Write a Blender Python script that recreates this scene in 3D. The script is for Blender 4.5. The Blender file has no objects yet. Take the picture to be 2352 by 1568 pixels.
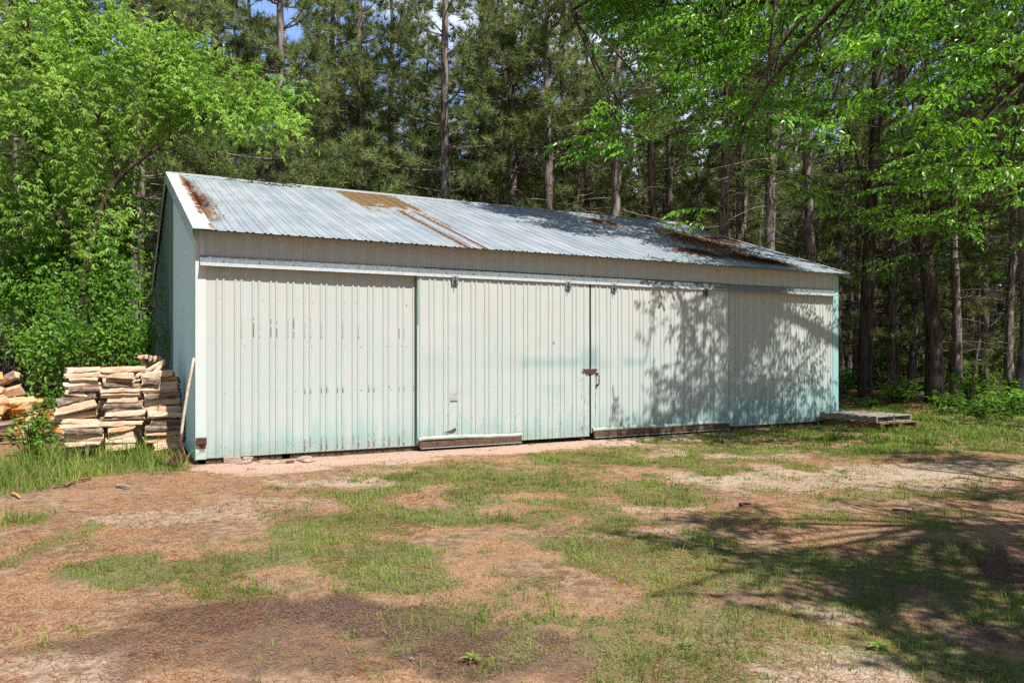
import bpy, math, random
import numpy as np
R = math.radians
RNG = np.random.default_rng(7)
random.seed(7)
scene = bpy.context.scene
COL = scene.collection

# ------------------------------------------------------------------ camera model (measured from the photograph)
FPX, HY, TH, CX, CY, CH = 1757.8, 806.3, R(-27.75), -1.017, -10.901, 1.5
RV = np.array([math.cos(TH), math.sin(TH), 0.0])      # camera right
FV = np.array([-math.sin(TH), math.cos(TH), 0.0])     # camera forward
CAM = np.array([CX, CY, CH])

def at_depth(px, py, d):
    "world point seen at photo pixel px,py at depth d"
    return CAM + FV * d + RV * ((px - 1176) / FPX * d) + np.array([0, 0, (HY - py) / FPX * d])
def ground(px, py):
    return at_depth(px, py, CH * FPX / (py - HY))
def on_plane(px, y):
    "X of photo column px on the vertical plane Y=y, and its depth"
    a = (px - 1176) / FPX
    t = (y - CY) / (FV[1] + a * RV[1])
    return CX + t * (FV[0] + a * RV[0]), t
def front(px, py, y=0.0):
    X, d = on_plane(px, y)
    return X, CH + (HY - py) / FPX * d

cam = bpy.data.cameras.new('camera'); co = bpy.data.objects.new('camera', cam); COL.objects.link(co)
co.location = CAM; co.rotation_euler = (R(90), 0, TH)
cam.sensor_width = 36; cam.lens = 36 * FPX / 2352; cam.shift_y = (HY - 784) / 2352
cam.clip_start = 0.05; cam.clip_end = 3000
scene.camera = co

# ------------------------------------------------------------------ light
SUN_EL, SUN_AZ = R(54), R(11)       # azimuth from the front wall's normal towards +X
sv = np.array([math.sin(SUN_AZ) * math.cos(SUN_EL), -math.cos(SUN_AZ) * math.cos(SUN_EL), math.sin(SUN_EL)])
sun = bpy.data.lights.new('sun', 'SUN'); so = bpy.data.objects.new('sun', sun); COL.objects.link(so)
from mathutils import Vector, Matrix
so.rotation_euler = Vector(sv).to_track_quat('Z', 'Y').to_euler()
sun.energy = 5.0; sun.angle = R(0.55); sun.color = (1.0, 0.95, 0.87)
w = bpy.data.worlds.new('World'); scene.world = w; w.use_nodes = True
wn = w.node_tree; bg = wn.nodes['Background']
sky = wn.nodes.new('ShaderNodeTexSky'); sky.sky_type = 'NISHITA'; sky.sun_disc = False
sky.sun_elevation = SUN_EL; sky.sun_rotation = math.atan2(sv[0], sv[1]); sky.altitude = 300; sky.air_density = 1.0; sky.dust_density = 1.0; sky.ozone_density = 2.0
# fair weather cloud low over the wood behind the shed
tcw = wn.nodes.new('ShaderNodeTexCoord'); mpw = wn.nodes.new('ShaderNodeMapping'); mpw.inputs['Scale'].default_value = (1, 1, 2.4); nzw = wn.nodes.new('ShaderNodeTexNoise'); nzw.inputs['Scale'].default_value = 3.2; nzw.inputs['Detail'].default_value = 5
spw = wn.nodes.new('ShaderNodeSeparateXYZ'); wn.links.new(tcw.outputs['Generated'], mpw.inputs[0]); wn.links.new(mpw.outputs[0], nzw.inputs['Vector']); wn.links.new(tcw.outputs['Generated'], spw.inputs[0])
def wmr(v, a, b, c=0., d=1.):
    q = wn.nodes.new('ShaderNodeMapRange'); q.interpolation_type = 'SMOOTHSTEP'; wn.links.new(v, q.inputs[0])
    for i, x in enumerate((a, b, c, d)): q.inputs[i + 1].default_value = x
    return q.outputs[0]
def wmul(a, b):
    q = wn.nodes.new('ShaderNodeMath'); q.operation = 'MULTIPLY'; wn.links.new(a, q.inputs[0]); wn.links.new(b, q.inputs[1]); return q.outputs[0]
ck = wmul(wmul(wmr(nzw.outputs['Fac'], .47, .66, .0, 1), wmr(spw.outputs['Z'], .62, .30)), wmr(spw.outputs['Y'], .1, .5))
mxw = wn.nodes.new('ShaderNodeMix'); mxw.data_type = 'RGBA'; wn.links.new(ck, mxw.inputs[0]); hz = wn.nodes.new('ShaderNodeMix'); hz.data_type = 'RGBA'; wn.links.new(wmul(wmr(spw.outputs['Z'], .75, .30, 0, .7), wmr(spw.outputs['Y'], .0, .4)), hz.inputs[0]); wn.links.new(sky.outputs[0], hz.inputs[6]); hz.inputs[7].default_value = (4.6, 7.4, 14.5, 1)
wn.links.new(hz.outputs[2], mxw.inputs[6]); mxw.inputs[7].default_value = (12.5, 13.0, 14.5, 1)
wn.links.new(mxw.outputs[2], bg.inputs[0]); bg.inputs[1].default_value = 0.065
vs = scene.view_settings; vs.view_transform = 'Standard'; vs.look = 'None'; vs.exposure = 0.60; vs.gamma = 1.0
try:
    scene.cycles.max_bounces = 6; scene.cycles.diffuse_bounces = 3; scene.cycles.transmission_bounces = 3
    scene.cycles.glossy_bounces = 2; scene.cycles.transparent_max_bounces = 4
    scene.cycles.use_denoising = False
except Exception: pass

# ------------------------------------------------------------------ noise
def hash2(i, j, s):
    h = (i.astype(np.int64) * 374761393 + j.astype(np.int64) * 668265263 + s * 974711) & 0xffffffff
    h = ((h ^ (h >> 13)) * 1274126177) & 0xffffffff
    return ((h ^ (h >> 16)) & 0xffff) / 65535.0
def vnoise(x, y, s=0):
    x = np.asarray(x, float); y = np.asarray(y, float)
    i = np.floor(x); j = np.floor(y); u = x - i; v = y - j
    u = u * u * (3 - 2 * u); v = v * v * (3 - 2 * v)
    a = hash2(i, j, s); b = hash2(i + 1, j, s); c = hash2(i, j + 1, s); d = hash2(i + 1, j + 1, s)
    return a * (1 - u) * (1 - v) + b * u * (1 - v) + c * (1 - u) * v + d * u * v
def fbm(x, y, s=0, o=4):
    r = 0; a = .5; t = 0
    for k in range(o):
        r = r + a * vnoise(x * 2 ** k, y * 2 ** k, s + k); t += a; a *= .55
    return r / t
def sm(x, a, b):
    t = np.clip((x - a) / (b - a), 0, 1); return t * t * (3 - 2 * t)

# ------------------------------------------------------------------ node helpers
class Mat:
    def __init__(s, name, rough=.6, spec=.3):
        s.m = bpy.data.materials.new(name); s.m.use_nodes = True; s.nt = s.m.node_tree
        s.b = s.nt.nodes['Principled BSDF']; s.out = s.nt.nodes['Material Output']
        s.b.inputs['Roughness'].default_value = rough; s.b.inputs['Specular IOR Level'].default_value = spec
    def n(s, t, **k):
        q = s.nt.nodes.new(t)
        for a, v in k.items(): setattr(q, a, v)
        return q
    def put(s, sock, v):
        if isinstance(v, bpy.types.NodeSocket): s.nt.links.new(v, sock)
        elif isinstance(v, (tuple, list)): sock.default_value = tuple(v) + ((1,) if len(v) == 3 and sock.type == 'RGBA' else ())
        else: sock.default_value = v
    def coord(s, scale=(1, 1, 1)):
        tc = s.n('ShaderNodeTexCoord'); mp = s.n('ShaderNodeMapping'); mp.inputs['Scale'].default_value = scale
        s.nt.links.new(tc.outputs['Object'], mp.inputs['Vector']); return mp.outputs[0]
    def noise(s, scale, detail=3, st=(1, 1, 1), rough=.55, dist=0):
        q = s.n('ShaderNodeTexNoise'); q.inputs['Scale'].default_value = scale; q.inputs['Detail'].default_value = detail
        q.inputs['Roughness'].default_value = rough; q.inputs['Distortion'].default_value = dist
        s.nt.links.new(s.coord(st), q.inputs['Vector']); return q.outputs['Fac']
    def mr(s, v, a, b, c=0., d=1.):
        q = s.n('ShaderNodeMapRange'); q.interpolation_type = 'SMOOTHSTEP'
        s.put(q.inputs[0], v)
        for i, x in enumerate((a, b, c, d)): q.inputs[i + 1].default_value = x
        return q.outputs[0]
    def mix(s, f, a, b, mode='MIX'):
        q = s.n('ShaderNodeMix', data_type='RGBA', blend_type=mode)
        s.put(q.inputs[0], f); s.put(q.inputs[6], a); s.put(q.inputs[7], b); return q.outputs[2]
    def math(s, op, a, b=0.):
        q = s.n('ShaderNodeMath', operation=op); s.put(q.inputs[0], a); s.put(q.inputs[1], b); return q.outputs[0]
    def attr(s, name, out='Fac'):
        q = s.n('ShaderNodeAttribute'); q.attribute_name = name; return q.outputs[out]
    def z(s, axis='Z'):
        q = s.n('ShaderNodeSeparateXYZ'); s.nt.links.new(s.coord(), q.inputs[0]); return q.outputs[axis]
    def bump(s, h, strength=.4, dist=.01):
        q = s.n('ShaderNodeBump'); q.inputs['Strength'].default_value = strength; q.inputs['Distance'].default_value = dist
        s.put(q.inputs['Height'], h); s.nt.links.new(q.outputs[0], s.b.inputs['Normal'])
    def col(s, c): s.put(s.b.inputs['Base Color'], c); return s

def plain(name, c, rough=.6, var=.25, scale=8, metal=0, st=(1, 1, 1), bump=0):
    m = Mat(name, rough); n = m.noise(scale, 4, st)
    m.col(m.mix(m.mr(n, .3, .7), tuple(x * (1 - var) for x in c), tuple(min(1, x * (1 + var)) for x in c)))
    m.b.inputs['Metallic'].default_value = metal
    if bump: m.bump(n, bump, .01)
    return m.m

def leafmat(name, c0, c1, trans=.35, rough=.45, spec=.35, tcol=None, odd=None):
    "leaves: colour varies from leaf to leaf, light passes through"
    m = Mat(name, rough, spec); a = m.attr('rnd')
    c = m.mix(a, c0, c1)
    if odd: c = m.mix(m.mr(a, odd[1] - .004, odd[1]), c, odd[0])
    n = m.noise(1.1, 2); c = m.mix(m.mr(n, .35, .65), c, m.mix(.55, c, tuple(.5 * x for x in c0)))
    m.col(c)
    t = m.n('ShaderNodeBsdfTranslucent'); m.put(t.inputs[0], m.mix(1.0, c, tcol or (1.6, 1.9, .7), 'MULTIPLY'))
    x = m.n('ShaderNodeMixShader'); x.inputs[0].default_value = trans
    m.nt.links.new(m.b.outputs[0], x.inputs[1]); m.nt.links.new(t.outputs[0], x.inputs[2]); m.nt.links.new(x.outputs[0], m.out.inputs[0])
    return m.m

# ------------------------------------------------------------------ mesh helpers
def link(o, parent=None):
    COL.objects.link(o)
    if parent is not None: o.parent = parent
    return o
def npmesh(name, V, F, mat=None, attrs=None, smooth=False, midx=None):
    V = np.ascontiguousarray(V, np.float32); F = np.ascontiguousarray(F, np.int32); k = F.shape[1]
    me = bpy.data.meshes.new(name)
    me.vertices.add(len(V)); me.vertices.foreach_set('co', V.ravel())
    me.loops.add(F.size); me.loops.foreach_set('vertex_index', F.ravel())
    me.polygons.add(len(F)); me.polygons.foreach_set('loop_start', np.arange(0, F.size, k, dtype=np.int32))
    if midx is not None: me.polygons.foreach_set('material_index', np.ascontiguousarray(midx, np.int32))
    for mm in (mat if isinstance(mat, (list, tuple)) else [mat]):
        if mm: me.materials.append(mm)
    for a, v in (attrs or {}).items():
        at = me.attributes.new(a, 'FLOAT', 'POINT'); at.data.foreach_set('value', np.ascontiguousarray(v, np.float32))
    me.update(calc_edges=True)
    me.polygons.foreach_set('use_smooth', np.full(len(F), smooth))
    return me
def npobj(name, V, F, mat=None, parent=None, **k):
    return link(bpy.data.objects.new(name, npmesh(name, V, F, mat, **k)), parent)
def tag(o, label=None, cat=None, group=None, kind=None):
    for k, v in (('label', label), ('category', cat), ('group', group), ('kind', kind)):
        if v: o[k] = v
    return o
def empty(name, loc=(0, 0, 0), rz=0, label=None, cat=None, group=None):
    o = bpy.data.objects.new(name, None); o.location = loc; o.rotation_euler = (0, 0, rz); o.empty_display_size = .2
    link(o); return tag(o, label, cat, group)

class MB:
    "small hand-made meshes: polygons with material slots"
    def __init__(s): s.v = []; s.f = []; s.m = []
    def add(s, vs, fs, mi=0):
        o = len(s.v); s.v += [tuple(map(float, p)) for p in vs]
        for f in fs: s.f.append([i + o for i in f]); s.m.append(mi)
    def box(s, a, b, mi=0, rot=None):
        (x0, y0, z0), (x1, y1, z1) = a, b
        p = [(x0, y0, z0), (x1, y0, z0), (x1, y1, z0), (x0, y1, z0), (x0, y0, z1), (x1, y0, z1), (x1, y1, z1), (x0, y1, z1)]
        s.add(p, [(0, 3, 2, 1), (4, 5, 6, 7), (0, 1, 5, 4), (1, 2, 6, 5), (2, 3, 7, 6), (3, 0, 4, 7)], mi)
    def quad(s, *p, mi=0): s.add(p, [(0, 1, 2, 3)], mi)
    def tube(s, pts, rad, n=8, mi=0, cap=True):
        V, F = tube(np.array(pts, float), np.array(rad, float) if np.ndim(rad) else np.full(len(pts), rad), n)
        s.add(V, F.tolist(), mi)
        if cap:
            o = len(s.v) - len(V); s.f.append([o + i for i in range(n)][::-1]); s.m.append(mi)
            s.f.append([len(s.v) - n + i for i in range(n)]); s.m.append(mi)
    def build(s, name, mats, parent=None, bevel=0, smooth=False):
        me = bpy.data.meshes.new(name); me.from_pydata(s.v, [], s.f)
        for mm in (mats if isinstance(mats, (list, tuple)) else [mats]): me.materials.append(mm)
        me.polygons.foreach_set('material_index', s.m); me.update()
        if smooth: me.polygons.foreach_set('use_smooth', [True] * len(s.f))
        o = link(bpy.data.objects.new(name, me), parent)
        if bevel:
            b = o.modifiers.new('bevel', 'BEVEL'); b.width = bevel; b.segments = 2; b.limit_method = 'ANGLE'
        return o
def tube(P, rad, n=6):
    P = np.asarray(P, float); T = np.gradient(P, axis=0); T /= np.linalg.norm(T, axis=1)[:, None] + 1e-9
    up = np.array([0, 0, 1.]) if abs(T[:, 2]).mean() < .8 else np.array([1., 0, 0])
    A = np.cross(T, up); A /= np.linalg.norm(A, axis=1)[:, None] + 1e-9; B = np.cross(T, A)
    a = np.arange(n) * 2 * math.pi / n
    V = P[:, None] + (A[:, None] * np.cos(a)[None, :, None] + B[:, None] * np.sin(a)[None, :, None]) * np.asarray(rad)[:, None, None]
    m = len(P); i = np.arange(m - 1)[:, None] * n; j = np.arange(n)[None]; k = (j + 1) % n
    F = np.stack([i + j, i + k, i + n + k, i + n + j], -1).reshape(-1, 4)
    return V.reshape(-1, 3), F
class Acc:
    def __init__(s): s.V = []; s.F = []; s.n = 0
    def add(s, V, F): s.V.append(V); s.F.append(F + s.n); s.n += len(V)
    def tube(s, P, r, n=5): s.add(*tube(P, r, n))
    def get(s): return np.concatenate(s.V), np.concatenate(s.F)
def unit(v): return v / (np.linalg.norm(v, axis=-1, keepdims=True) + 1e-9)
def leaves(P, D, N, L, W, droop=.12, fold=.2):
    "pointed leaf: two quads meeting at the midrib"
    P = np.asarray(P); D = unit(D); S = unit(np.cross(D, N)); U = np.cross(S, D)
    L = L[:, None]; W = W[:, None]
    t = P + D * L - U * droop * L
    a = P + D * L * .28; b = P + D * L * .66 - U * droop * .5 * L
    V = np.stack([P, a + S * W * .46 + U * W * fold, b + S * W * .36 + U * W * fold, t, b - S * W * .36 + U * W * fold, a - S * W * .46 + U * W * fold], 1)
    n = len(P); o = (np.arange(n) * 6)[:, None]
    F = np.concatenate([o + np.array([[0, 1, 2, 3]]), o + np.array([[0, 3, 4, 5]])])
    return V.reshape(-1, 3), F
def rep(a, k): return np.repeat(a, k)

# ------------------------------------------------------------------ materials
def bark(name, c0, c1, sc=9, st=(1, 1, .22)):
    m = Mat(name, .9, .1); n = m.noise(sc, 5, st, .65, .4); n2 = m.noise(2.2, 2)
    c = m.mix(m.mr(n, .36, .62), c0, c1); c = m.mix(m.mr(n2, .35, .7, 0, .5), c, m.mix(.5, c, (c1[0] * 1.05, c1[1] * .85, c1[2] * .75)))
    m.col(c); m.bump(n, .9, .03); return m.m
M = {}
M['pine_bark'] = bark('pine_bark', (.036, .031, .028), (.255, .222, .200), 8)
M['dark_bark'] = bark('dark_bark', (.022, .019, .015), (.10, .085, .065), 10, (1, 1, .16))
M['elder_bark'] = bark('elder_bark', (.026, .019, .014), (.085, .065, .05), 14)
M['twig'] = plain('twig', (.17, .145, .125), .9, .35)
M['needle'] = leafmat('needle', (.090, .145, .048), (.430, .500, .175), .27, .5, .3, (1.2, 1.3, .8), ((.22, .105, .035), .93))
M['elder_leaf'] = leafmat('elder_leaf', (.185, .350, .060), (.450, .600, .175), .46, .5, .3, (1.5, 1.7, .6), ((.30, .075, .03), .996))
M['shrub_leaf'] = leafmat('shrub_leaf', (.095, .230, .032), (.250, .420, .070), .40, .45, .3)
M['cherry_leaf'] = leafmat('cherry_leaf', (.060, .190, .022), (.290, .540, .070), .40, .36, .45, (1.7, 2.0, .6))
M['woods_leaf'] = leafmat('woods_leaf', (.035, .105, .017), (.135, .265, .040), .36, .5, .22)
M['grass'] = leafmat('grass', (.130, .215, .034), (.340, .410, .100), .3, .6, .15, (1.2, 1.4, .6), ((.36, .28, .13), .90))
M['litter'] = leafmat('litter', (.24, .095, .040), (.44, .22, .10), .05, .8, .1, (1, 1, 1))

M['far_leaf'] = leafmat('far_leaf', (.030, .065, .014), (.10, .15, .035), .25, .8, .05)
def wallmat(name, cream, aqua, teal, z0, z1):
    m = Mat(name, .5, .35); z = m.z(); n = m.noise(1.3, 4, (1, 1, .5)); n2 = m.noise(9, 3, (1, 1, .12)); n3 = m.noise(40, 3)
    zz = m.math('ADD', z, m.math('MULTIPLY', m.math('SUBTRACT', n, .5), 1.2))
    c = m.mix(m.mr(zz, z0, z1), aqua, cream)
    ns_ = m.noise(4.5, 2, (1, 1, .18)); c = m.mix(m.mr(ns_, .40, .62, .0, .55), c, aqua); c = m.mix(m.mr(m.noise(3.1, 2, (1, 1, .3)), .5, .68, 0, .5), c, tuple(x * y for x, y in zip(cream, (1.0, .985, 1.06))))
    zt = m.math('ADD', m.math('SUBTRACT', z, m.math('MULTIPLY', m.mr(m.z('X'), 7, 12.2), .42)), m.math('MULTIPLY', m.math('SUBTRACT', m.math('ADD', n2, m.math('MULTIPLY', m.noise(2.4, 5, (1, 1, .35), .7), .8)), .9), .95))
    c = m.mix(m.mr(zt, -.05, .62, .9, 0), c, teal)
    c = m.mix(m.math('MULTIPLY', m.attr('stain'), m.mr(n2, .25, .7, .5, 1)), c, m.mix(.75, teal, (.13, .26, .29)))
    c = m.mix(m.mr(n3, .62, .78, 0, .22), c, (.30, .30, .26))
    c = m.mix(m.mr(n2, .55, .8, 0, .16), c, (.50, .42, .32))
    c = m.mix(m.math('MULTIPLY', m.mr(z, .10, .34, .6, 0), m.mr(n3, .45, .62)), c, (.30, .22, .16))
    c = m.mix(m.mr(m.noise(70, 2), .68, .74, 0, .5), c, (.22, .22, .19))
    m.col(c); m.put(m.b.inputs['Roughness'], m.mr(n, .3, .7, .42, .62)); return m.m
M['wall'] = wallmat('wall_paint', (.435, .455, .420), (.395, .460, .438), (.235, .385, .365), .5, 2.5)
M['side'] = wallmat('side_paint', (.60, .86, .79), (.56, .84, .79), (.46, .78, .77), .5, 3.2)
M['side_dark'] = wallmat('side_paint_dark', (.13, .22, .19), (.12, .22, .20), (.12, .24, .23), .5, 3.2)
M['trim'] = wallmat('trim_paint', (.53, .575, .55), (.49, .565, .54), (.37, .51, .49), .5, 2.5)
M['teal'] = wallmat('teal_paint', (.27, .45, .44), (.26, .45, .455), (.22, .42, .43), .4, 2.0)
M['white'] = plain('white_painted_steel', (.74, .75, .73), .45, .06, 5)
M['rail'] = plain('dented_rail_paint', (.36, .41, .37), .45, .18, 6, 0, (1, 3, 3), .2)
M['galv'] = plain('galvanised_steel', (.16, .185, .20), .55, .3, 45, 0, (1, 1, 1))
M['galv_lip'] = plain('galvanised_lip', (.315, .335, .35), .5, .2, 34, .05)
M['iron'] = plain('grey_iron', (.14, .16, .16), .6, .3, 30, .3)
M['rust'] = plain('rusty_iron', (.085, .034, .027), .85, .35, 40, 0, (1, 1, 1), .3)
M['black'] = plain('dark_mark', (.035, .035, .035), .8, .4, 60)
M['bluemark'] = plain('blue_grey_scuff', (.22, .28, .36), .7, .3, 60)
M['rustmark'] = plain('rust_run', (.17, .055, .03), .85, .4, 50)
M['beam'] = plain('dark_timber', (.085, .055, .035), .9, .4, 14, 0, (1, 6, 6), .5)
M['oldwood'] = plain('weathered_board', (.26, .23, .195), .85, .3, 14, 0, (1, 7, 7), .5)
M['brownwood'] = plain('brown_board', (.19, .115, .06), .85, .35, 12, 0, (1, 7, 7), .5)
M['foot'] = plain('shaded_timber', (.105, .062, .042), .9, .45, 14, 0, (1, 6, 6), .5)  # timber darkened in colour for its shade under the rail
M['handle'] = plain('grey_wood_handle', (.46, .38, .30), .7, .2, 20)
M['dark'] = plain('dark_interior', (.03, .03, .028), .9, .1)
M['stone'] = plain('flat_stone', (.34, .25, .19), .9, .3, 12, 0, (1, 1, 1), .6)
M['twine'] = plain('red_twine', (.65, .10, .06), .6, .2)
M['hole_dark'] = plain('hole_dark_face', (.05, .05, .05), .9, .2)
# roof: attr rust, ochre, stripe
m = Mat('roof_steel', .42, .5); n = m.noise(2.2, 4, (1, .35, 1)); n2 = m.noise(34, 3); n3 = m.noise(7, 4, (2.2, .25, .25)); n4 = m.noise(16, 4, (1, .5, 1), .7)
c = m.mix(m.mr(n, .3, .7), (.30, .35, .40), (.42, .462, .495)); c = m.mix(m.mr(n3, .42, .72, 0, .5), c, (.25, .32, .385)); c = m.mix(m.mr(m.noise(1.1, 5, (1, .4, 1), .65), .52, .70, 0, .45), c, (.50, .515, .52))
c = m.mix(m.mr(n2, .60, .70, 0, .30), c, (.72, .75, .77)); c = m.mix(m.mr(n2, .30, .22, 0, .35), c, (.22, .24, .26))
r1 = m.attr('ochre'); r2 = m.attr('rust')
k1 = m.math('MULTIPLY', r1, m.mr(n4, .40, .50)); c = m.mix(m.mr(m.math('ADD', r1, m.math('MULTIPLY', m.math('SUBTRACT', n4, .5), 2.4)), .34, .58), c, m.mix(m.mr(n4, .35, .65), (.145, .09, .04), (.30, .18, .075)))
kr = m.mr(m.math('ADD', r2, m.math('MULTIPLY', m.math('SUBTRACT', n4, .5), 2.2)), .40, .62)
c = m.mix(kr, c, m.mix(m.mr(n4, .35, .65), (.105, .056, .036), (.27, .145, .085)))
m.col(c); m.b.inputs['Metallic'].default_value = .15; M['roof'] = m.m
# ground : attrs grass, sand, dark, pink
m = Mat('ground_soil', .95, .1); nf = m.noise(55, 4); nm = m.noise(9, 5); nl = m.noise(1.6, 4); ns = m.noise(170, 2); nst = m.noise(60, 5, (1, .5, 1), .7, .25)
c = m.mix(m.mr(nst, .34, .66), (.225, .113, .056), (.50, .300, .175)); c = m.mix(m.mr(nl, .38, .66), c, m.mix(m.mr(nm, .35, .65), (.18, .115, .075), (.39, .265, .175)))
def blend(c, at, lo, hi, a, b, nn):
    k = m.mr(m.math('ADD', m.attr(at), m.math('MULTIPLY', m.math('SUBTRACT', nm, .5), .9)), lo, hi)
    return m.mix(k, c, m.mix(m.mr(nn, .33, .67), a, b))
c = blend(c, 'sand', .30, .75, (.35, .255, .18), (.55, .43, .325), nf)
c = blend(c, 'pink', .35, .65, (.42, .27, .20), (.58, .42, .335), nf)
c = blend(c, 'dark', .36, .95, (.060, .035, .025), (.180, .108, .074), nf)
c = blend(c, 'green', .45, 1.0, (.10, .10, .035), (.26, .22, .10), nf)
c = blend(c, 'wood', .3, .7, (.045, .028, .016), (.20, .105, .055), nf)
c = m.mix(m.mr(ns, .60, .74, 0, .55), c, (.68, .50, .38)); c = m.mix(m.mr(ns, .36, .26, 0, .6), c, (.07, .04, .025))
m.col(c); hb = m.math('ADD', m.math('MULTIPLY', nf, .6), m.math('ADD', m.math('MULTIPLY', ns, .35), nm)); m.bump(hb, .8, .035); M['ground'] = m.m
# firewood
def woodmat(name, a, b):
    m = Mat(name, .75, .2); n = m.noise(30, 4, (.12, 1, 1), .6, .3); n2 = m.noise(5, 2)
    inf = m.n('ShaderNodeObjectInfo'); c = m.mix(m.mr(n, .32, .68), a, b); c = m.mix(m.mr(n2, .4, .7, 0, .5), c, (a[0] * .8, a[1] * .75, a[2] * .7)); c = m.mix(m.mr(m.noise(46, 5, (.06, 1, 1), .7, .5), .58, .70, 0, .6), c, (.20, .11, .055))
    c = m.mix(m.mr(inf.outputs['Random'], .2, 1., 0, .45), c, (.70, .58, .47)); m.col(c); m.bump(n, .7, .012); return m.m
M['split'] = woodmat('split_wood', (.45, .28, .17), (.78, .60, .44))
M['orange_split'] = woodmat('orange_split_wood', (.46, .155, .03), (.74, .37, .10))
M['warm_split'] = woodmat('warm_split_wood', (.44, .25, .11), (.74, .50, .28))
M['end'] = woodmat('end_grain', (.40, .24, .13), (.60, .42, .27))
M['log_bark'] = bark('log_bark', (.08, .058, .044), (.30, .235, .185), 22, (.35, 1, 1))

# ------------------------------------------------------------------ ground
def E(px, py, rx, ry, wt=1.):
    g = ground(px, py); d = CH * FPX / (py - HY)
    return (g[0], g[1], rx * d / FPX, ry * d * d / (FPX * CH), wt)
def field(X, Y, ells):
    o = np.zeros_like(X)
    for (x, y, a, b, wt) in ells:
        dx = X - x; dy = Y - y; u = (dx * RV[0] + dy * RV[1]) / a; v = (dx * FV[0] + dy * FV[1]) / b
        o = np.maximum(o, wt * (1 - sm(u * u + v * v, .35, 1.6)))
    return o
G_GRASS = [E(330, 1315, 200, 40), E(560, 1300, 160, 50), E(700, 1240, 190, 60), E(880, 1290, 130, 50, .9), E(590, 1345, 130, 24), E(1000, 1170, 300, 55, .75), E(1080, 1090, 240, 40, .7), E(1380, 1060, 200, 30, .8), E(1350, 1150, 320, 60, .62),
    E(850, 1078, 170, 10, .5), E(60, 1195, 60, 35, .8), E(150, 1240, 80, 35, .6), E(30, 1290, 50, 25, .6), E(300, 1262, 140, 18, .42), E(60, 1470, 90, 40, .42),
    E(1700, 1015, 250, 26, .95), E(1960, 1008, 330, 34, 1), E(2220, 1000, 260, 50, 1), E(2200, 955, 300, 30, 1), E(2000, 950, 130, 22, .9), E(1480, 1035, 160, 14, .6), E(1330, 1290, 260, 70, .62), E(1560, 1250, 170, 35, .75), E(1800, 1250, 170, 30, .7), E(1640, 1310, 110, 30, .75), E(1950, 1330, 240, 60, .7), E(2150, 1380, 240, 90, .62), E(2050, 1200, 200, 30, .5),
    E(1400, 1450, 280, 70, .7), E(1200, 1520, 260, 60, .66), E(950, 1520, 200, 40, .5), E(1480, 1540, 300, 50, .66), E(1870, 1430, 170, 50, .45), E(2250, 1500, 200, 70, .5), E(1000, 1400, 140, 40, .35), E(2200, 1130, 200, 30, .4)]
G_GRASS += [E(1150, 1130, 480, 60, .80), E(1500, 1065, 380, 30, .75), E(1600, 1330, 520, 120, .60), E(1300, 1400, 420, 120, .56), E(1900, 1300, 380, 120, .62), E(1250, 1500, 420, 80, .6), E(2200, 1450, 260, 120, .55), E(760, 1180, 260, 20, .5), E(2050, 1130, 350, 18, .35)]
G_TALL = [E(130, 1075, 190, 50), E(330, 1065, 130, 22, .9), E(20, 1110, 140, 40), E(40, 1190, 55, 26, .6)]
G_SAND = [E(420, 1185, 260, 26, .62), E(620, 1150, 220, 16, .55), E(780, 1105, 200, 10, .7), E(150, 1545, 330, 40, .62), E(1450, 1225, 160, 34, .6), E(1900, 1095, 420, 32, .8), E(2200, 1075, 260, 20, .9), E(1650, 1040, 200, 16, .6), E(1880, 1500, 190, 70, 1), E(1680, 1440, 110, 40, .8), E(1950, 1390, 150, 40, .7), E(1700, 1560, 150, 30, .8), E(2050, 1560, 150, 26, .6), E(1180, 1110, 180, 10, .6), E(1550, 1170, 140, 14, .6)]
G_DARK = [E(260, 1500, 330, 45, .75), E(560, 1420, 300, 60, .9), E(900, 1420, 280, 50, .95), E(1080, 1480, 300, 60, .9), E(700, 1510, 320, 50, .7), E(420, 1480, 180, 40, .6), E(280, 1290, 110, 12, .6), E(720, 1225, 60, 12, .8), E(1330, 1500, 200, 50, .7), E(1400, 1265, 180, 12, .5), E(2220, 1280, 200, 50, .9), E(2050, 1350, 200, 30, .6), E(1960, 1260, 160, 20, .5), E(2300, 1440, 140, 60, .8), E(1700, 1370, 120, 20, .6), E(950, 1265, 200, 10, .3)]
G_PINK = [E(600, 1072, 170, 12), E(820, 1052, 190, 11), E(1040, 1034, 220, 11), E(1250, 1020, 230, 11), E(1450, 1008, 230, 10), E(1640, 998, 160, 8)]
def wood_mask(X, Y):
    m1 = sm(Y - .55 * np.maximum(0, X - 14) * 0, 11.5, 13.5)
    m2 = sm(X, 13.2, 15.5) * sm(Y + .55 * (X - 14), 1.5, 4.5)
    m3 = sm(-X, 2.2, 3.6) * sm(Y, 1.5, 4.)
    return np.clip(np.maximum(np.maximum(m1, m2), m3), 0, 1)
def grass_at(X, Y):
    wb = X + .35 * (fbm(X * 1.1, Y * 1.1, 31) - .5) * 2; wy = Y + .6 * (fbm(X * 1.1, Y * 1.1, 37) - .5) * 2
    g = field(wb, wy, G_GRASS); t = field(wb, wy, G_TALL)
    n = fbm(X * 2.3, Y * 2.3, 11, 4)
    inside = (X > -.05) & (X < 12.5) & (Y > -.12) & (Y < 10.3)
    g = np.clip(g * sm(n, .20, .60) * 1.25 + (.07 + .28 * sm(X, 1.0, 3.2) * sm(-Y, 1.0, 2.)) * sm(n, .36, .58), 0, 1); t = np.clip(t * sm(n, .12, .4), 0, 1)
    g[inside] = 0; t[inside] = 0
    return g, t
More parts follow.
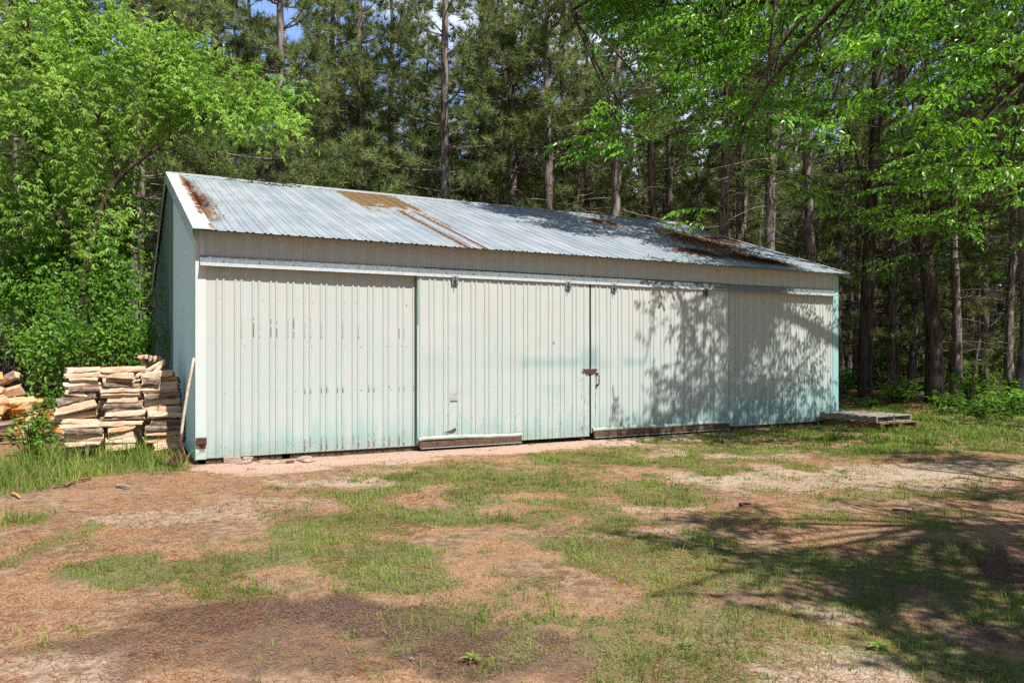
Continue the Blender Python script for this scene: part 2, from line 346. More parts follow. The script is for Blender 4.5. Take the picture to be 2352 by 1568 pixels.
def axis(lo, hi, step, far):
    a = list(np.arange(lo, hi, step)); d = step; x = a[-1]; y = a[0]
    while x < far: d *= 1.35; x += d; a.append(x)
    d = step
    while y > -far: d *= 1.35; y -= d; a.insert(0, y)
    return np.array(a)
ax = axis(-9, 18, .085, 1200); ay = axis(-11.2, 8, .085, 1200)
GX, GY = np.meshgrid(ax, ay); X = GX.ravel(); Y = GY.ravel()
gr, tl = grass_at(X, Y); woods = wood_mask(X, Y)
near = sm(-np.hypot(X - 4, Y), -60, -20)
def relief(X, Y):
    flat = ((X > -.3) & (X < 12.8) & (Y > -.5) & (Y < 10.5))
    h = .05 * (fbm(X * .5, Y * .5, 3) - .5) + .02 * (fbm(X * 3, Y * 3, 5) - .5)
    return np.where(flat, -.004, h - .012)
Z = relief(X, Y) * near
nx, ny = len(ax), len(ay); i = np.arange(nx * ny).reshape(ny, nx)
F = np.stack([i[:-1, :-1], i[:-1, 1:], i[1:, 1:], i[1:, :-1]], -1).reshape(-1, 4)
wx = X + .5 * (fbm(X * 1.7, Y * 1.7, 51) - .5); wy = Y + .9 * (fbm(X * 1.7, Y * 1.7, 57) - .5)
o = npobj('ground', np.stack([X, Y, Z], 1), F, M['ground'], smooth=True, attrs=dict(green=np.maximum(gr, tl), sand=field(wx, wy, G_SAND), dark=field(wx, wy, G_DARK), pink=field(wx, wy, G_PINK), wood=woods))
o['kind'] = 'structure'

# grass blades ----------------------------------------------------------------
def fan(n, d0, d1, half=.80):
    d = np.sqrt(RNG.uniform(d0 * d0, d1 * d1, n)); l = RNG.uniform(-half, half, n) * d
    return CX + FV[0] * d + RV[0] * l, CY + FV[1] * d + RV[1] * l
def blades(X, Y, H, W, lean=.55):
    n = len(X); a = RNG.uniform(0, 2 * math.pi, n); b = a + RNG.uniform(-.5, .5, n) + math.pi / 2
    B = np.stack([X, Y, relief(X, Y) - .005], 1); le = (RNG.uniform(.15, 1, n) * lean * H)[:, None]
    D = np.stack([np.cos(a), np.sin(a), 0 * a], 1); S = np.stack([np.cos(b), np.sin(b), 0 * b], 1) * (W / 2)[:, None]
    U = np.array([0, 0, 1.]); H = H[:, None]
    m = B + D * le * .35 + U * H * .6; t = B + D * le + U * H * RNG.uniform(.8, 1, n)[:, None]
    V = np.stack([B - S, B + S, m + S * .8, m - S * .8, t], 1).reshape(-1, 3)
    o = (np.arange(n) * 5)[:, None]
    return V, np.concatenate([o + np.array([[0, 1, 2]]), o + np.array([[0, 2, 3]]), o + np.array([[3, 2, 4]])])
GV = []; GF = []; GA = []; off = 0
K = 9
for d0, d1, dens, wd, hs in ((2.9, 7, 3600, .0042, 1.), (7, 12, 2300, .0065, 1.05), (12, 27, 800, .013, 1.15)):
    n = int(.80 * (d1 * d1 - d0 * d0) * dens / K); X, Y = fan(n, d0, d1); g, t = grass_at(X, Y)
    keep = RNG.random(n) < np.maximum(g, t * .55); X = X[keep]; Y = Y[keep]; t = t[keep]; g = g[keep]; n = len(X)
    lush = sm(X, 7, 10) * sm(Y, -5, -3)
    hb = np.exp(RNG.normal(-.1, .45, n)); Ht = (.016 + .029 * fbm(X * 3, Y * 3, 77, 2) * (.45 + g) + .026 * lush) * hs * hb + np.where(t > .12, t * (.05 + .42 * RNG.random(n) ** 3), 0)
    sp_ = (.012 + .35 * np.minimum(Ht, .10)) * hs; kk = RNG.integers(3, K * 2 - 2, n); tn = RNG.random(n)
    X = np.repeat(X + 0, kk); Y = np.repeat(Y, kk); m_ = len(X); ss = np.repeat(sp_, kk); X = X + RNG.normal(0, 1, m_) * ss; Y = Y + RNG.normal(0, 1, m_) * ss
    H = np.repeat(Ht, kk) * RNG.uniform(.35, 1.2, m_); tt_ = np.repeat(t, kk); lu = np.repeat(lush, kk)
    ok = ~((X > -.02) & (Y > -.12)) | (X > 12.6) | (Y > 10.5); X = X[ok]; Y = Y[ok]; H = H[ok]; tt_ = tt_[ok]; lu = lu[ok]; tint = np.repeat(tn, kk)[ok]; m_ = len(X)
    V, Fx = blades(X, Y, H, wd * RNG.uniform(.6, 1.4, m_) * (1 + .3 * (tt_ > .2)), .9)
    rv = np.clip(tint * .7 + RNG.random(m_) * .36, 0, 1); rv = np.where(lu > .5, rv * .6, rv)
    GV.append(V); GF.append(Fx + off); off += len(V); GA.append(rep(rv, 5))
o = npobj('grass', np.concatenate(GV), np.concatenate(GF), M['grass'], attrs=dict(rnd=np.concatenate(GA)))
tag(o, 'thin patchy grass growing through the sandy yard and tall by the woodpile', 'grass', kind='stuff')
# fallen needles and crumbs ---------------------------------------------------
def slivers(X, Y, Z, L, W, tilt=.12, nrm=None):
    n = len(X); a = RNG.uniform(0, math.pi * 2, n); D = np.stack([np.cos(a), np.sin(a), RNG.uniform(-tilt, tilt, n)], 1); S = np.stack([-np.sin(a), np.cos(a), 0 * a], 1)
    P = np.stack([X, Y, Z], 1); D = D * (L / 2)[:, None]; S = S * (W / 2)[:, None]
    V = np.stack([P - D - S, P - D + S, P + D + S * .5, P + D - S * .5], 1).reshape(-1, 3)
    return V, np.arange(n * 4).reshape(-1, 4)
X, Y = fan(90000, 2.9, 13); d = np.hypot(X - CX, Y - CY); k = (fbm(X * 1.2, Y * 1.2, 91) > .44) & ~((X > -.05) & (Y > -.1)) & (RNG.random(len(X)) < np.clip(7 / d, .2, 1) ** 1.0) & (field(X, Y, G_PINK) < .5)
X = X[k]; Y = Y[k]; d = d[k]
V, Fx = slivers(X, Y, relief(X, Y) + .006, RNG.uniform(.03, .09, len(X)), .0022 + .0004 * d)
o = npobj('pine_needle_litter', V, Fx, M['litter'], attrs=dict(rnd=rep(RNG.random(len(X)), 4)))
tag(o, 'dry orange pine needles strewn over the bare ground', 'pine needles', kind='stuff')

X, Y = fan(60000, 2.9, 11); d = np.hypot(X - CX, Y - CY); k = (RNG.random(len(X)) < np.clip(.25 + 1.3 * field(X, Y, G_DARK), 0, 1) * np.clip(6 / d, .2, 1)) & ~((X > -.05) & (Y > -.2)); X = X[k]; Y = Y[k]; d = d[k]
V, Fx = slivers(X, Y, relief(X, Y) + .008, RNG.uniform(.02, .06, len(X)), .0014 + .0003 * d, .3)
o = npobj('dry_grass', V, Fx, leafmat('straw', (.15, .095, .055), (.42, .32, .20), .05, .8, .1, (1, 1, 1)), attrs=dict(rnd=rep(RNG.random(len(X)), 4))); tag(o, 'dead straw coloured stalks lying flat on the dark soil', 'dry grass', kind='stuff')
X, Y = fan(42000, 2.9, 12); d = np.hypot(X - CX, Y - CY); k = (RNG.random(len(X)) < np.clip(5.5 / d, .15, 1)) & ~((X > -.05) & (Y > -.05)); X = X[k]; Y = Y[k]; d = d[k]; n = len(X)
sz = (.0014 + .005 * RNG.random(n) ** 5) * (1 + .05 * d); oc = np.array([[1, 0, 0], [0, 1, 0], [-1, 0, 0], [0, -1, 0], [0, 0, .8], [0, 0, -.8]])
V = (np.stack([X, Y, relief(X, Y) + .001], 1)[:, None] + oc[None] * sz[:, None, None] * RNG.uniform(.6, 1.5, (n, 6, 1))).reshape(-1, 3)
Fx = ((np.arange(n) * 6)[:, None, None] + np.array([[0, 1, 4], [1, 2, 4], [2, 3, 4], [3, 0, 4], [1, 0, 5], [2, 1, 5], [3, 2, 5], [0, 3, 5]])[None]).reshape(-1, 3)
o = npobj('gravel', V, Fx, leafmat('crumb', (.09, .06, .042), (.36, .26, .19), .0, .9, .1, (1, 1, 1)), attrs=dict(rnd=rep(RNG.random(n), 6))); tag(o, 'small crumbs of soil and grit scattered over the yard', 'gravel', kind='stuff')

# ------------------------------------------------------------------ shed
L_, SLOPE, YE, ZE, YR = 12.20, 1.7989 / 5.297 * 1.0, -.265, 3.075, 5.097
ZR = ZE + (YR - YE) * SLOPE
PITCH = .2315
shed = empty('metal_shed', (0, 0, 0), 0, 'long pale green ribbed steel shed with sliding doors and a galvanised roof', 'shed')
def profile(x0, x1, h=.014, first=.26, gap=.078):
    xs = [(x0, 0.)]
    k = math.floor((x0 - first) / PITCH) - 1
    while first + k * PITCH < x1 + .2:
        for c in (first + k * PITCH, first + k * PITCH + gap):
            if c - .023 > x0 and c + .023 < x1: xs += [(c - .021, 0.), (c - .010, h), (c + .010, h), (c + .021, 0.)]
        k += 1
    xs.append((x1, 0.)); return np.array(xs)
LX, _ = on_plane(1355, -.08)
def stain(x, z):
    s = np.zeros_like(x)
    X0, z0 = front(1355, 815, -.08); s = np.maximum(s, .95 * np.exp(-((x - X0) / .16) ** 2) * sm(z, 1.19, 1.26) * (1 - sm(z, 1.42, 1.68)))
    for px0, px1, py, hh, a in ((1190, 1345, 833, .085, .55), (1365, 1400, 838, .1, .4), (1425, 1495, 832, .07, .6), (965, 1190, 830, .14, .16), (1245, 1300, 895, .1, .2), (1000, 1010, 905, .05, .3)):
        xa, zz = front(px0, py, -.08); xb, _ = front(px1, py, -.08)
        s = np.maximum(s, a * sm(x, xa - .1, xa + .12) * (1 - sm(x, xb - .12, xb + .1)) * np.exp(-((z - zz) / hh) ** 2))
    return s
def sheet(name, x0, x1, z0, z1, y, mat, parent, zs=None, warp=.004, axis='x', ztop=None, **kw):
    P = profile(x0, x1, **kw); zs = np.linspace(0, 1, 44) if zs is None else zs
    XX, TT = np.meshgrid(P[:, 0], zs); OO = np.repeat(P[None, :, 1], len(zs), 0)
    top = z1 if ztop is None else ztop(XX)
    ZZ = z0 + (top - z0) * TT
    wv = warp * (fbm(XX * 1.6 + y * 9, ZZ * 1.3, 5, 3) - .5) * 2
    if axis == 'x': V = np.stack([XX, y - OO + wv, ZZ], -1).reshape(-1, 3)
    else: V = np.stack([y - OO + wv, XX, ZZ], -1).reshape(-1, 3)
    nx, nz = XX.shape[1], XX.shape[0]; i = np.arange(nx * nz).reshape(nz, nx)
    F = np.stack([i[:-1, :-1], i[:-1, 1:], i[1:, 1:], i[1:, :-1]], -1).reshape(-1, 4)
    if axis != 'x': F = F[:, ::-1]
    st = stain(XX.ravel(), ZZ.ravel()) if axis == 'x' and y < -.03 else np.zeros(XX.size)
    return npobj(name, V, F, mat, parent, attrs=dict(stain=st))
D1a, D1b, D2b = on_plane(957, -.08)[0], on_plane(1355, -.08)[0], on_plane(1672, -.08)[0]
WB = .075
ztop_wall = ZE + .24 * SLOPE - .03
ZT0, ZT1 = 2.632, 2.765       # sliding-door track
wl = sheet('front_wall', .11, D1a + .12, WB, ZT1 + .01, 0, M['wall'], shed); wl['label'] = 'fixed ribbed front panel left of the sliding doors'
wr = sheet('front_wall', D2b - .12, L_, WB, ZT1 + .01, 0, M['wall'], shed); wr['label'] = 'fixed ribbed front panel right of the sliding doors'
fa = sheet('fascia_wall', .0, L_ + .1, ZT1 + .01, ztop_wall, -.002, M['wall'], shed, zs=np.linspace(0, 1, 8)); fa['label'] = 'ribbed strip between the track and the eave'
gz = lambda YY: np.where(YY < YR, ZE - .05 + (YY - YE) * SLOPE, ZE - .05 + (2 * YR - YE - YY) * SLOPE)
gw = sheet('gable_wall', 0, 4.0, .04, 0, 0, M['side'], shed, axis='y', ztop=gz, warp=.003, first=.12); gw['label'] = 'ribbed blue green gable wall in shade'
sheet('gable_wall', 4.0, 2 * YR, .04, 0, -.004, M['side_dark'], shed, axis='y', ztop=gz, warp=.003, first=.12)['label'] = 'darker rear part of the gable wall'  # rear part of the gable in a darker green
b = MB(); b.quad((0, 2 * YR, 0), (L_, 2 * YR, 0), (L_, 2 * YR, ZE), (0, 2 * YR, ZE)); b.build('rear_wall', M['side'], shed)
b = MB(); b.add([(L_ + .1, 0, .05), (L_ + .1, 2 * YR, .05), (L_ + .1, 2 * YR, ZE - .05), (L_ + .1, YR, ZR - .06), (L_ + .1, 0, ZE + .02)], [(0, 1, 2, 3, 4)]); b.build('end_wall', M['side'], shed)
b = MB(); b.box((D1a - .2, .5, 0), (D2b + .2, .52, 2.7)); b.build('dark_backing', M['dark'], shed)  # dark sheet behind the doors, painting in the unlit interior
# sill beam under the sheets
b = MB(); b.box((.02, .03, -.05), (D1a + .1, .16, WB + .05)); b.box((D2b - .1, .03, -.05), (L_, .16, WB + .05)); b.box((.03, .03, -.05), (.12, 2 * YR, .10)); b.box((D1a + .1, .10, -.06), (D2b - .1, .2, .03))
b.build('sill_beam', M['beam'], shed)

# scuffs, rust runs, screws : slivers lying on the sheet
def marks(parent, y, spec, name='scuff'):
    b = MB()
    for (x, z0, z1, wdt, mi, dy) in spec:
        n = max(2, int((z1 - z0) / .03)); zz = np.linspace(z1, z0, n); pts = []
        ws = wdt * (0.5 + .5 * np.random.default_rng(int(abs(x * 997 + z0 * 91))).random(n)); ws[0] *= .25
        for q in range(n - 1):
            if (z1 - z0) > .1 and random.random() < .22: continue
            yy = y - dy
            b.quad((x - ws[q] / 2, yy, zz[q]), (x - ws[q + 1] / 2, yy, zz[q + 1]), (x + ws[q + 1] / 2, yy, zz[q + 1]), (x + ws[q] / 2, yy, zz[q]), mi=mi)
    return b.build(name, [M['black'], M['rustmark'], M['bluemark'], M['iron']], parent)
sp = []
rib = lambda k, s: .26 + k * PITCH + (.078 if s else 0)
# upper scuffs on the left panel  (k, side, colour)
for k, s, mi, a in ((1, 1, 2, .4), (2, 0, 0, .9), (2, 1, 2, .5), (3, 0, 0, .7), (3, 1, 0, .9), (4, 0, 2, .6), (4, 1, 0, .8), (5, 0, 2, .5), (5, 1, 2, .6), (6, 0, 2, .4), (7, 1, 2, .6), (11, 0, 0, .8), (11, 1, 2, .5), (8, 1, 2, .3)):
    z1 = 1.98 - random.random() * .12; sp.append((rib(k, s), 1.70, z1 if k < 9 else 1.85, .010 * a + .003, mi, .0165)); sp.append((rib(k, s), 1.685, 1.712, .013, 0, .0168))
for k, s in ((5, 0), (5, 1), (6, 0), (6, 1), (7, 0), (7, 1), (9, 0), (9, 1), (10, 1), (11, 0), (11, 1), (12, 0)):
    sp.append((rib(k, s), .90, .98 + random.random() * .03, .013, 0, .0165))
for k in range(4, 12):
    for s in (0, 1):
        if k == 4: sp.append((rib(k, s), .16, .30, .006, 2, .0165)); continue
        sp.append((rib(k, s), .095, .19 + random.random() * .06, .016, 1, .0165)); sp.append((rib(k, s), .20, .27 + random.random() * .06, .008, 0, .0167))
for z in (2.2, 1.575, .94, .21):
    for k in range(0, 12):
        sp.append((rib(k, 0) + .11 + random.uniform(-.02, .02), z + random.uniform(-.02, .02) - .006, z + .006, .014, 3, .0045))
        if random.random() < .3: sp.append((rib(k, 0) + .04, z, z + .012, .014, 3, .0045))
for z in (2.2, 1.92, 1.58, 1.25, .93, .55, .2): sp.append((.085, z, z + .013, .015, 3, .006))
marks(wl, 0, sp, 'scuff_marks')['kind'] = 'stuff'
sp = []
x = D2b + .05
while x < L_ - .1:
    for z in (2.55, 1.7, 1.0, .3): sp.append((x + random.uniform(-.03, .03), z, z + .013, .012, 3, .0045))
    x += .23
xx, zz = front(1806, 897, 0); sp.append((xx, zz, zz + .02, .10, 0, .0165)); 
marks(wr, 0, sp, 'screw_heads')['kind'] = 'stuff'

# sliding doors ---------------------------------------------------------------
def door(name, x0, x1, label, railpx, low):
    "ribbed sheet hung 8 cm in front of the wall, edge channels, bottom rail"
    d = bpy.data.objects.new(name, None); link(d, shed); d['label'] = label
    g = .006
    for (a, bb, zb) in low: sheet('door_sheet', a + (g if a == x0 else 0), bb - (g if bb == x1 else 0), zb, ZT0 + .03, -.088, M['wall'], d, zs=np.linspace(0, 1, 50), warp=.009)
    b = MB(); b.box((x0 + .004, -.086, .12), (x0 + .028, -.03, ZT0 + .03)); b.build('edge_channel', M['side_dark'], d)  # edge channels coloured dark to stand in for the shadow gap
    b = MB(); b.box((x1 - .028, -.0855, .12), (x1 - .004, -.03, ZT0 + .03)); b.build('edge_channel', M['side_dark'], d)
    return d
r1x = on_plane(1198, -.09)[0]
door1 = door('sliding_door', D1a, D1b - .012, 'left sliding door with a dented bottom rail and a torn hole', None, ((D1a, r1x, .20), (r1x, D1b - .012, .07)))
door2 = door('sliding_door', D1b + .012, D2b, 'right sliding door with a handle and full width bottom rail', None, ((D1b + .012, D2b, .20),))
def rail(x0, x1, parent, dented):
    P = []; 
    xs = np.linspace(x0, x1, 26); prof = [(-.090, .208), (-.110, .198), (-.118, .175), (-.110, .152), (-.095, .144), (-.08, .142)]
    b = MB(); rows = []
    for q, x in enumerate(xs):
        dz = .014 * (vnoise(np.array([x * 2.1]), np.array([1.]), 4)[0] - .5) * 2 * dented; tw = .010 * (vnoise(np.array([x * 5.]), np.array([3.]), 9)[0] - .5) * dented
        rows.append([(x, y + tw, z + dz) for y, z in prof])
    n = len(prof); V = [p for r in rows for p in r]
    b.add(V, [(i * n + j, i * n + n + j, i * n + n + j + 1, i * n + j + 1) for i in range(len(xs) - 1) for j in range(n - 1)])
    b.add(rows[0], [tuple(range(n))]); b.add(rows[-1], [tuple(range(n))[::-1]])
    o = b.build('bottom_rail', M['rail'], parent, smooth=True)
    b = MB()
    for q in range(6):
        a = x0 + (x1 - x0) * q / 6; c = x0 + (x1 - x0) * (q + 1) / 6 - .004; dd = random.uniform(-.006, .006)
        b.box((a + .02 * (q == 0), -.112 + dd, .052), (c, -.065, .140))
    b.build('timber_foot', M['foot'], parent)
    b = MB()
    b.box((x0 + .03, -.118, .036), (x1 - .01, -.1125, .046)); b.build('foot_strip', M['rail'], parent)
rail(D1a + .02, r1x, door1, 1.0)
rail(D1b + .05, D2b + .01, door2, .5)
def hanger(px, parent):
    x, _ = front(px, 660, -.1); h = bpy.data.objects.new('door_hanger', None); link(h, parent)
    b = MB(); b.box((x - .045, -.122, ZT0 - .115), (x + .045, -.114, ZT0 + .02)); b.build('plate', M['iron'], h, .004)
    b = MB(); b.tube([(x, -.13, ZT0 - .16), (x, -.13, ZT0 + .01)], .007, 8); b.tube([(x - .022, -.128, ZT0 - .06), (x + .022, -.128, ZT0 - .06)], .012, 8); b.build('bolt', M['black'], h)
    for q in (-.05, .042):
        b = MB(); b.box((x + q, -.126, ZT0 - .12), (x + q + .008, -.105, ZT0 + .02)); b.build('flange', M['galv'], h)
for px in (1044, 1304): hanger(px, door1)
for px in (1409, 1620): hanger(px, door2)
# hasp, staple and pull handle
x0, z0 = front(1341, 848, -.12); x1, _ = front(1371, 848, -.12); zc = z0
b = MB(); xm = (x0 + x1) / 2
pts = [(x0, zc), (x1, zc), (x1 - .004, zc - .035), (xm + .035, zc - .062), (xm - .035, zc - .062), (x0 + .004, zc - .03)]
b.add([(x, -.125, z) for x, z in pts] + [(x, -.110, z) for x, z in pts], [(0, 5, 4, 3, 2, 1), (6, 7, 8, 9, 10, 11)] + [(i, (i + 1) % 6, (i + 1) % 6 + 6, i + 6) for i in range(6)])
b.tube([(x0 - .02, -.118, zc - .004), (x1 + .01, -.118, zc - .004)], .011, 8)
b.build('hasp', M['rust'], door1, .002)
x, z = front(1372, 857, -.12); _, z2 = front(1372, 884, -.12)
b = MB(); b.box((x - .02, -.122, z - .03), (x + .02, -.108, z + .012)); b.box((x - .018, -.122, z2 - .03), (x + .012, -.108, z2 + .015))
b.tube([(x, -.12, z - .02), (x + .012, -.155, z - .05), (x + .012, -.158, (z + z2) / 2), (x + .006, -.152, z2 + .01), (x - .004, -.118, z2 - .01)], .012, 8)
b.build('pull_handle', M['rust'], door2)
sp = []
for q in range(26): sp.append((D1b - random.choice([.11, .16, .19, .05]) + random.uniform(-.01, .01), zz := random.uniform(.15, 1.05), zz + random.uniform(.015, .06), .008, random.choice([0, 1, 1]), .0185 - .0))
for k in range(60):
    x = random.uniform(D1a + .3, D1b - .05); z = .3 + random.random() ** 2 * .45; sp.append((x, z, z + .012, .010, random.choice([0, 0, 3]), .019))
x = D1a + .1
while x < D1b - .05:
    for z in (1.56, .92): sp.append((x + random.uniform(-.02, .02), z + .02 * math.sin(x * 3), z + .012 + .02 * math.sin(x * 3), .011, 3, .019))
    sp.append((x, .48 + .05 * math.sin(x * 4), .49 + .05 * math.sin(x * 4), .02, 0, .019)); x += .2
xx, zz = front(1271, 786, -.1); sp += [(xx, zz - .02, zz + .03, .02, 0, .02), (xx + .02, zz - .03, zz, .02, 3, .02)]
for k in range(16): sp.append((D1b - random.uniform(.02, .8), z := random.uniform(.1, .30), z + random.uniform(.01, .04), .012, random.choice([0, 1]), .019))
marks(door1, -.088, sp, 'scuff_marks')['kind'] = 'stuff'
sp = []
x = D1b + .2
while x < D2b - .05:
    for z in (1.56, .95, .42): sp.append((x + random.uniform(-.02, .02), z, z + .012, .011, 3, .019))
    x += .23
for q in range(10): sp.append((D1b + .10 + random.uniform(-.012, .012), z := random.uniform(.35, 1.0), z + .03, .007, 1, .019))
marks(door2, -.088, sp, 'screw_heads')['kind'] = 'stuff'
# torn hole and the dent plate on the left door
b = MB(); x, z = front(1036, 989, -.1)
b.add([(x - .13, -.109, z + -.02), (x - .02, -.111, z + .005), (x + .07, -.112, z + .045), (x + .085, -.110, z + .0), (x + .03, -.112, z - .012), (x - .02, -.111, z - .025)], [(0, 5, 4, 3, 2, 1)], 0)  # hole is a flat dark face, its inner shade put into the colour
b.add([(x - .06, -.113, z + .008), (x - .02, -.125, z + .016), (x + .07, -.118, z + .055), (x + .07, -.112, z + .047)], [(0, 1, 2, 3)], 1)
b.build('torn_hole', [M['hole_dark'], M['galv_lip']], door1)
b = MB(); x, z = front(1043, 911, -.1)
b.add([(x - .075, -.1085, z - .06), (x + .06, -.1075, z - .055), (x + .075, -.1095, z + .065), (x - .02, -.108, z + .05), (x - .07, -.1085, z + .065)], [(0, 1, 2, 3, 4)]); b.build('patch_plate', plain('grey_patch', (.34, .345, .325), .5, .2, 12), door1)
# track hood ------------------------------------------------------------------
b = MB(); xa = on_plane(460, -.1)[0]; xb = on_plane(1926, -.13)[0]
prof = [(-.020, ZT1), (-.034, ZT1 - .004), (-.034, ZT1 - .022), (-.05, ZT1 - .026), (-.052, ZT1 - .088), (-.128, ZT0), (-.131, ZT0 - .006), (-.02, ZT0 + .02)]
mi = [1, 1, 0, 0, 2, 2, 0]  # top fold coloured dark as a shadow line, lip lighter as if sunlit
xs = np.linspace(xa, xb, 40)
for j in range(len(prof) - 1):
    V = [(x, y + .004 * math.sin(x * 2.3) * (j > 2), z) for x in xs for (y, z) in (prof[j], prof[j + 1])]
    b.add(V, [(2 * i, 2 * i + 1, 2 * i + 3, 2 * i + 2) for i in range(len(xs) - 1)], mi[j])
for x in (xa, xb): b.add([(x, y, z) for y, z in prof], [tuple(range(len(prof)))], 0)
x = xa + .3
while x < xb:
    b.box((x - .009, -.060, ZT1 - .065), (x + .009, -.051, ZT1 - .047), 1); b.box((x + .2, -.0535, ZT1 - .086), (x + .203, -.0525, ZT1 - .027), 1); x += .46
b.build('door_track', [M['galv'], M['iron'], M['galv_lip']], shed)
# corner trims, feet brackets ---------------------------------------------------
def vstrip(name, pts, z0, z1, mat, label=None):
    "vertical flashing folded round a corner"
    zs = np.linspace(z0, z1, 20); V = [(x, y, z) for z in zs for x, y in pts]; n = len(pts)
    F = [(i * n + j, i * n + j + 1, i * n + n + j + 1, i * n + n + j) for i in range(19) for j in range(n - 1)]
    o = npobj(name, np.array(V), np.array(F), mat, shed, attrs=dict(stain=np.zeros(len(V))))
    if label: o['label'] = label
    return o
vstrip('corner_trim', [(-.012, .10), (-.012, -.008), (.118, -.008), (.122, .0)], WB - .01, ztop_wall, M['trim'], 'pale corner flashing at the near corner')
xr = on_plane(1925, 0)[0]
vstrip('corner_trim', [(L_ - .005, .0), (L_ - .004, -.008), (xr, -.008), (xr, .12)], .22, ztop_wall, M['teal'], 'bright teal corner flashing at the far corner')
x, z = front(450, 1005); x1, z1 = front(474, 1020)
b = MB(); b.add([(x, -.012, z), (x1, -.012, z), (x1, -.045, z - .01), (x, -.045, z - .01)], [(0, 1, 2, 3)])
b.box((x, -.045, z1 - .005), (x1, -.014, z - .004)); b.box((x + .02, -.06, z1 + .01), (x1 - .02, -.044, z1 + .028)); b.build('foot_bracket', M['rust'], shed, .003)
b = MB()
for q in range(4):
    xx = x + .05 + q * .018; b.quad((xx - .009, -.0105, z1), (xx - .005, -.0105, z1 - .09 - .04 * random.random()), (xx + .004, -.0105, z1 - .09), (xx + .008, -.0105, z1), mi=0)
b.build('rust_stain', M['rustmark'], shed)
b = MB(); b.box((L_ + .02, -.04, .10), (xr + .02, -.01, .215)); b.box((L_ + .04, -.02, -.02), (xr, .10, .11)); b.build('foot_bracket', M['rust'], shed, .003)
# roof ------------------------------------------------------------------------
P = profile(-.02, L_ + .18, .013, .14); rows = 64; t = np.linspace(0, 1, rows)
XX, TT = np.meshgrid(P[:, 0], t); OO = np.repeat(P[None, :, 1], rows, 0)
cs = 1 / math.hypot(1, SLOPE)
YY = YE + (YR - YE) * TT; sag = .012 * (fbm(XX * .5, YY * .8, 2, 3) - .5)
V = np.stack([XX, YY - OO * SLOPE * cs, ZE + (YY - YE) * SLOPE + OO * cs + sag], -1)
def roof_pt(px, py):
    "X,Y on the front roof slope seen at photo px,py"
    a = (px - 1176) / FPX; c = (HY - py) / FPX; dx = FV[0] + a * RV[0]; dy = FV[1] + a * RV[1]
    tt = (ZE + (CY - YE) * SLOPE - CH) / (c - dy * SLOPE); return CX + dx * tt, CY + dy * tt
ochre = np.zeros_like(XX); rust = np.zeros_like(XX)
A = [roof_pt(*p) for p in ((782, 447), (905, 455), (972, 499), (925, 497), (905, 500))]
xl, xh = A[0][0], A[1][0]; yb = A[2][1]
ragged = .5 * (fbm(XX * 2.0, YY * .6, 71, 3) - .5)
ochre = sm(XX, xl - .06, xl + .10) * (1 - sm(XX + .6 * ragged, xh - .15, xh + .25)) * sm(YY + 2.2 * ragged, yb - .5, yb + 1.1) * (1 - .25 * vnoise(XX * 9, YY * 3, 5)) * (1 - .85 * sm(vnoise(XX * 13, YY * 4, 6), .50, .72) * (1 - sm(YY, yb + .6, yb + 1.7)))
for px, py, wdt, strength in ((1030, 545, .06, 1.), (1052, 550, .03, .6), (1078, 552, .05, 1.), (985, 540, .02, .45)):
    x, y = roof_pt(px, py); rust = np.maximum(rust, strength * np.exp(-((XX - x) / wdt) ** 2) * (1 - sm(YY, yb + .3, yb + 1.0)))
x, y = roof_pt(1050, 530); rust = np.maximum(rust, .55 * np.exp(-((XX - x) / .05) ** 2) * sm(YY, 1.1, 1.6) * (1 - sm(YY, yb + .3, yb + .8)))
for px, py in ((735, 537), (605, 530), (840, 545), (1150, 571), (1290, 590), (1385, 600)):   # rusty lap seams
    x, y = roof_pt(px, py); rust = np.maximum(rust, .62 * np.exp(-((XX - x) / .013) ** 2) * (1 - .6 * sm(YY, .4, 2.8)))
LIT = [(*roof_pt(440, 455), .28, .9), (*roof_pt(455, 480), .30, .75), (*roof_pt(468, 495), .16, .5), (*roof_pt(418, 425), .20, .9), (*roof_pt(1390, 513), .45, .7), (*roof_pt(1620, 560), 1.1, 1.0), (*roof_pt(1700, 590), .8, .8), (*roof_pt(1560, 540), .8, .9), (*roof_pt(1760, 600), .6, .5), (*roof_pt(1600, 580), .7, .5), (*roof_pt(1660, 552), .7, .6)]
for q, (x, y, a, bb) in enumerate(LIT):
    rust = np.maximum(rust, (.95 if q < 4 else .95) * np.exp(-((XX - x) / a) ** 2 - ((YY - y) / bb) ** 2))
nx = XX.shape[1]; i = np.arange(nx * rows).reshape(rows, nx); F = np.stack([i[:-1, :-1], i[:-1, 1:], i[1:, 1:], i[1:, :-1]], -1).reshape(-1, 4)
roof = npobj('roof', V.reshape(-1, 3), F, M['roof'], shed, attrs=dict(ochre=ochre.ravel(), rust=rust.ravel()))
roof['label'] = 'ribbed galvanised roof with rust patches'
b = MB(); b.quad((-.02, YR, ZR), (L_ + .18, YR, ZR), (L_ + .18, 2 * YR - YE, ZE), (-.02, 2 * YR - YE, ZE)); b.build('rear_slope', M['galv'], roof)
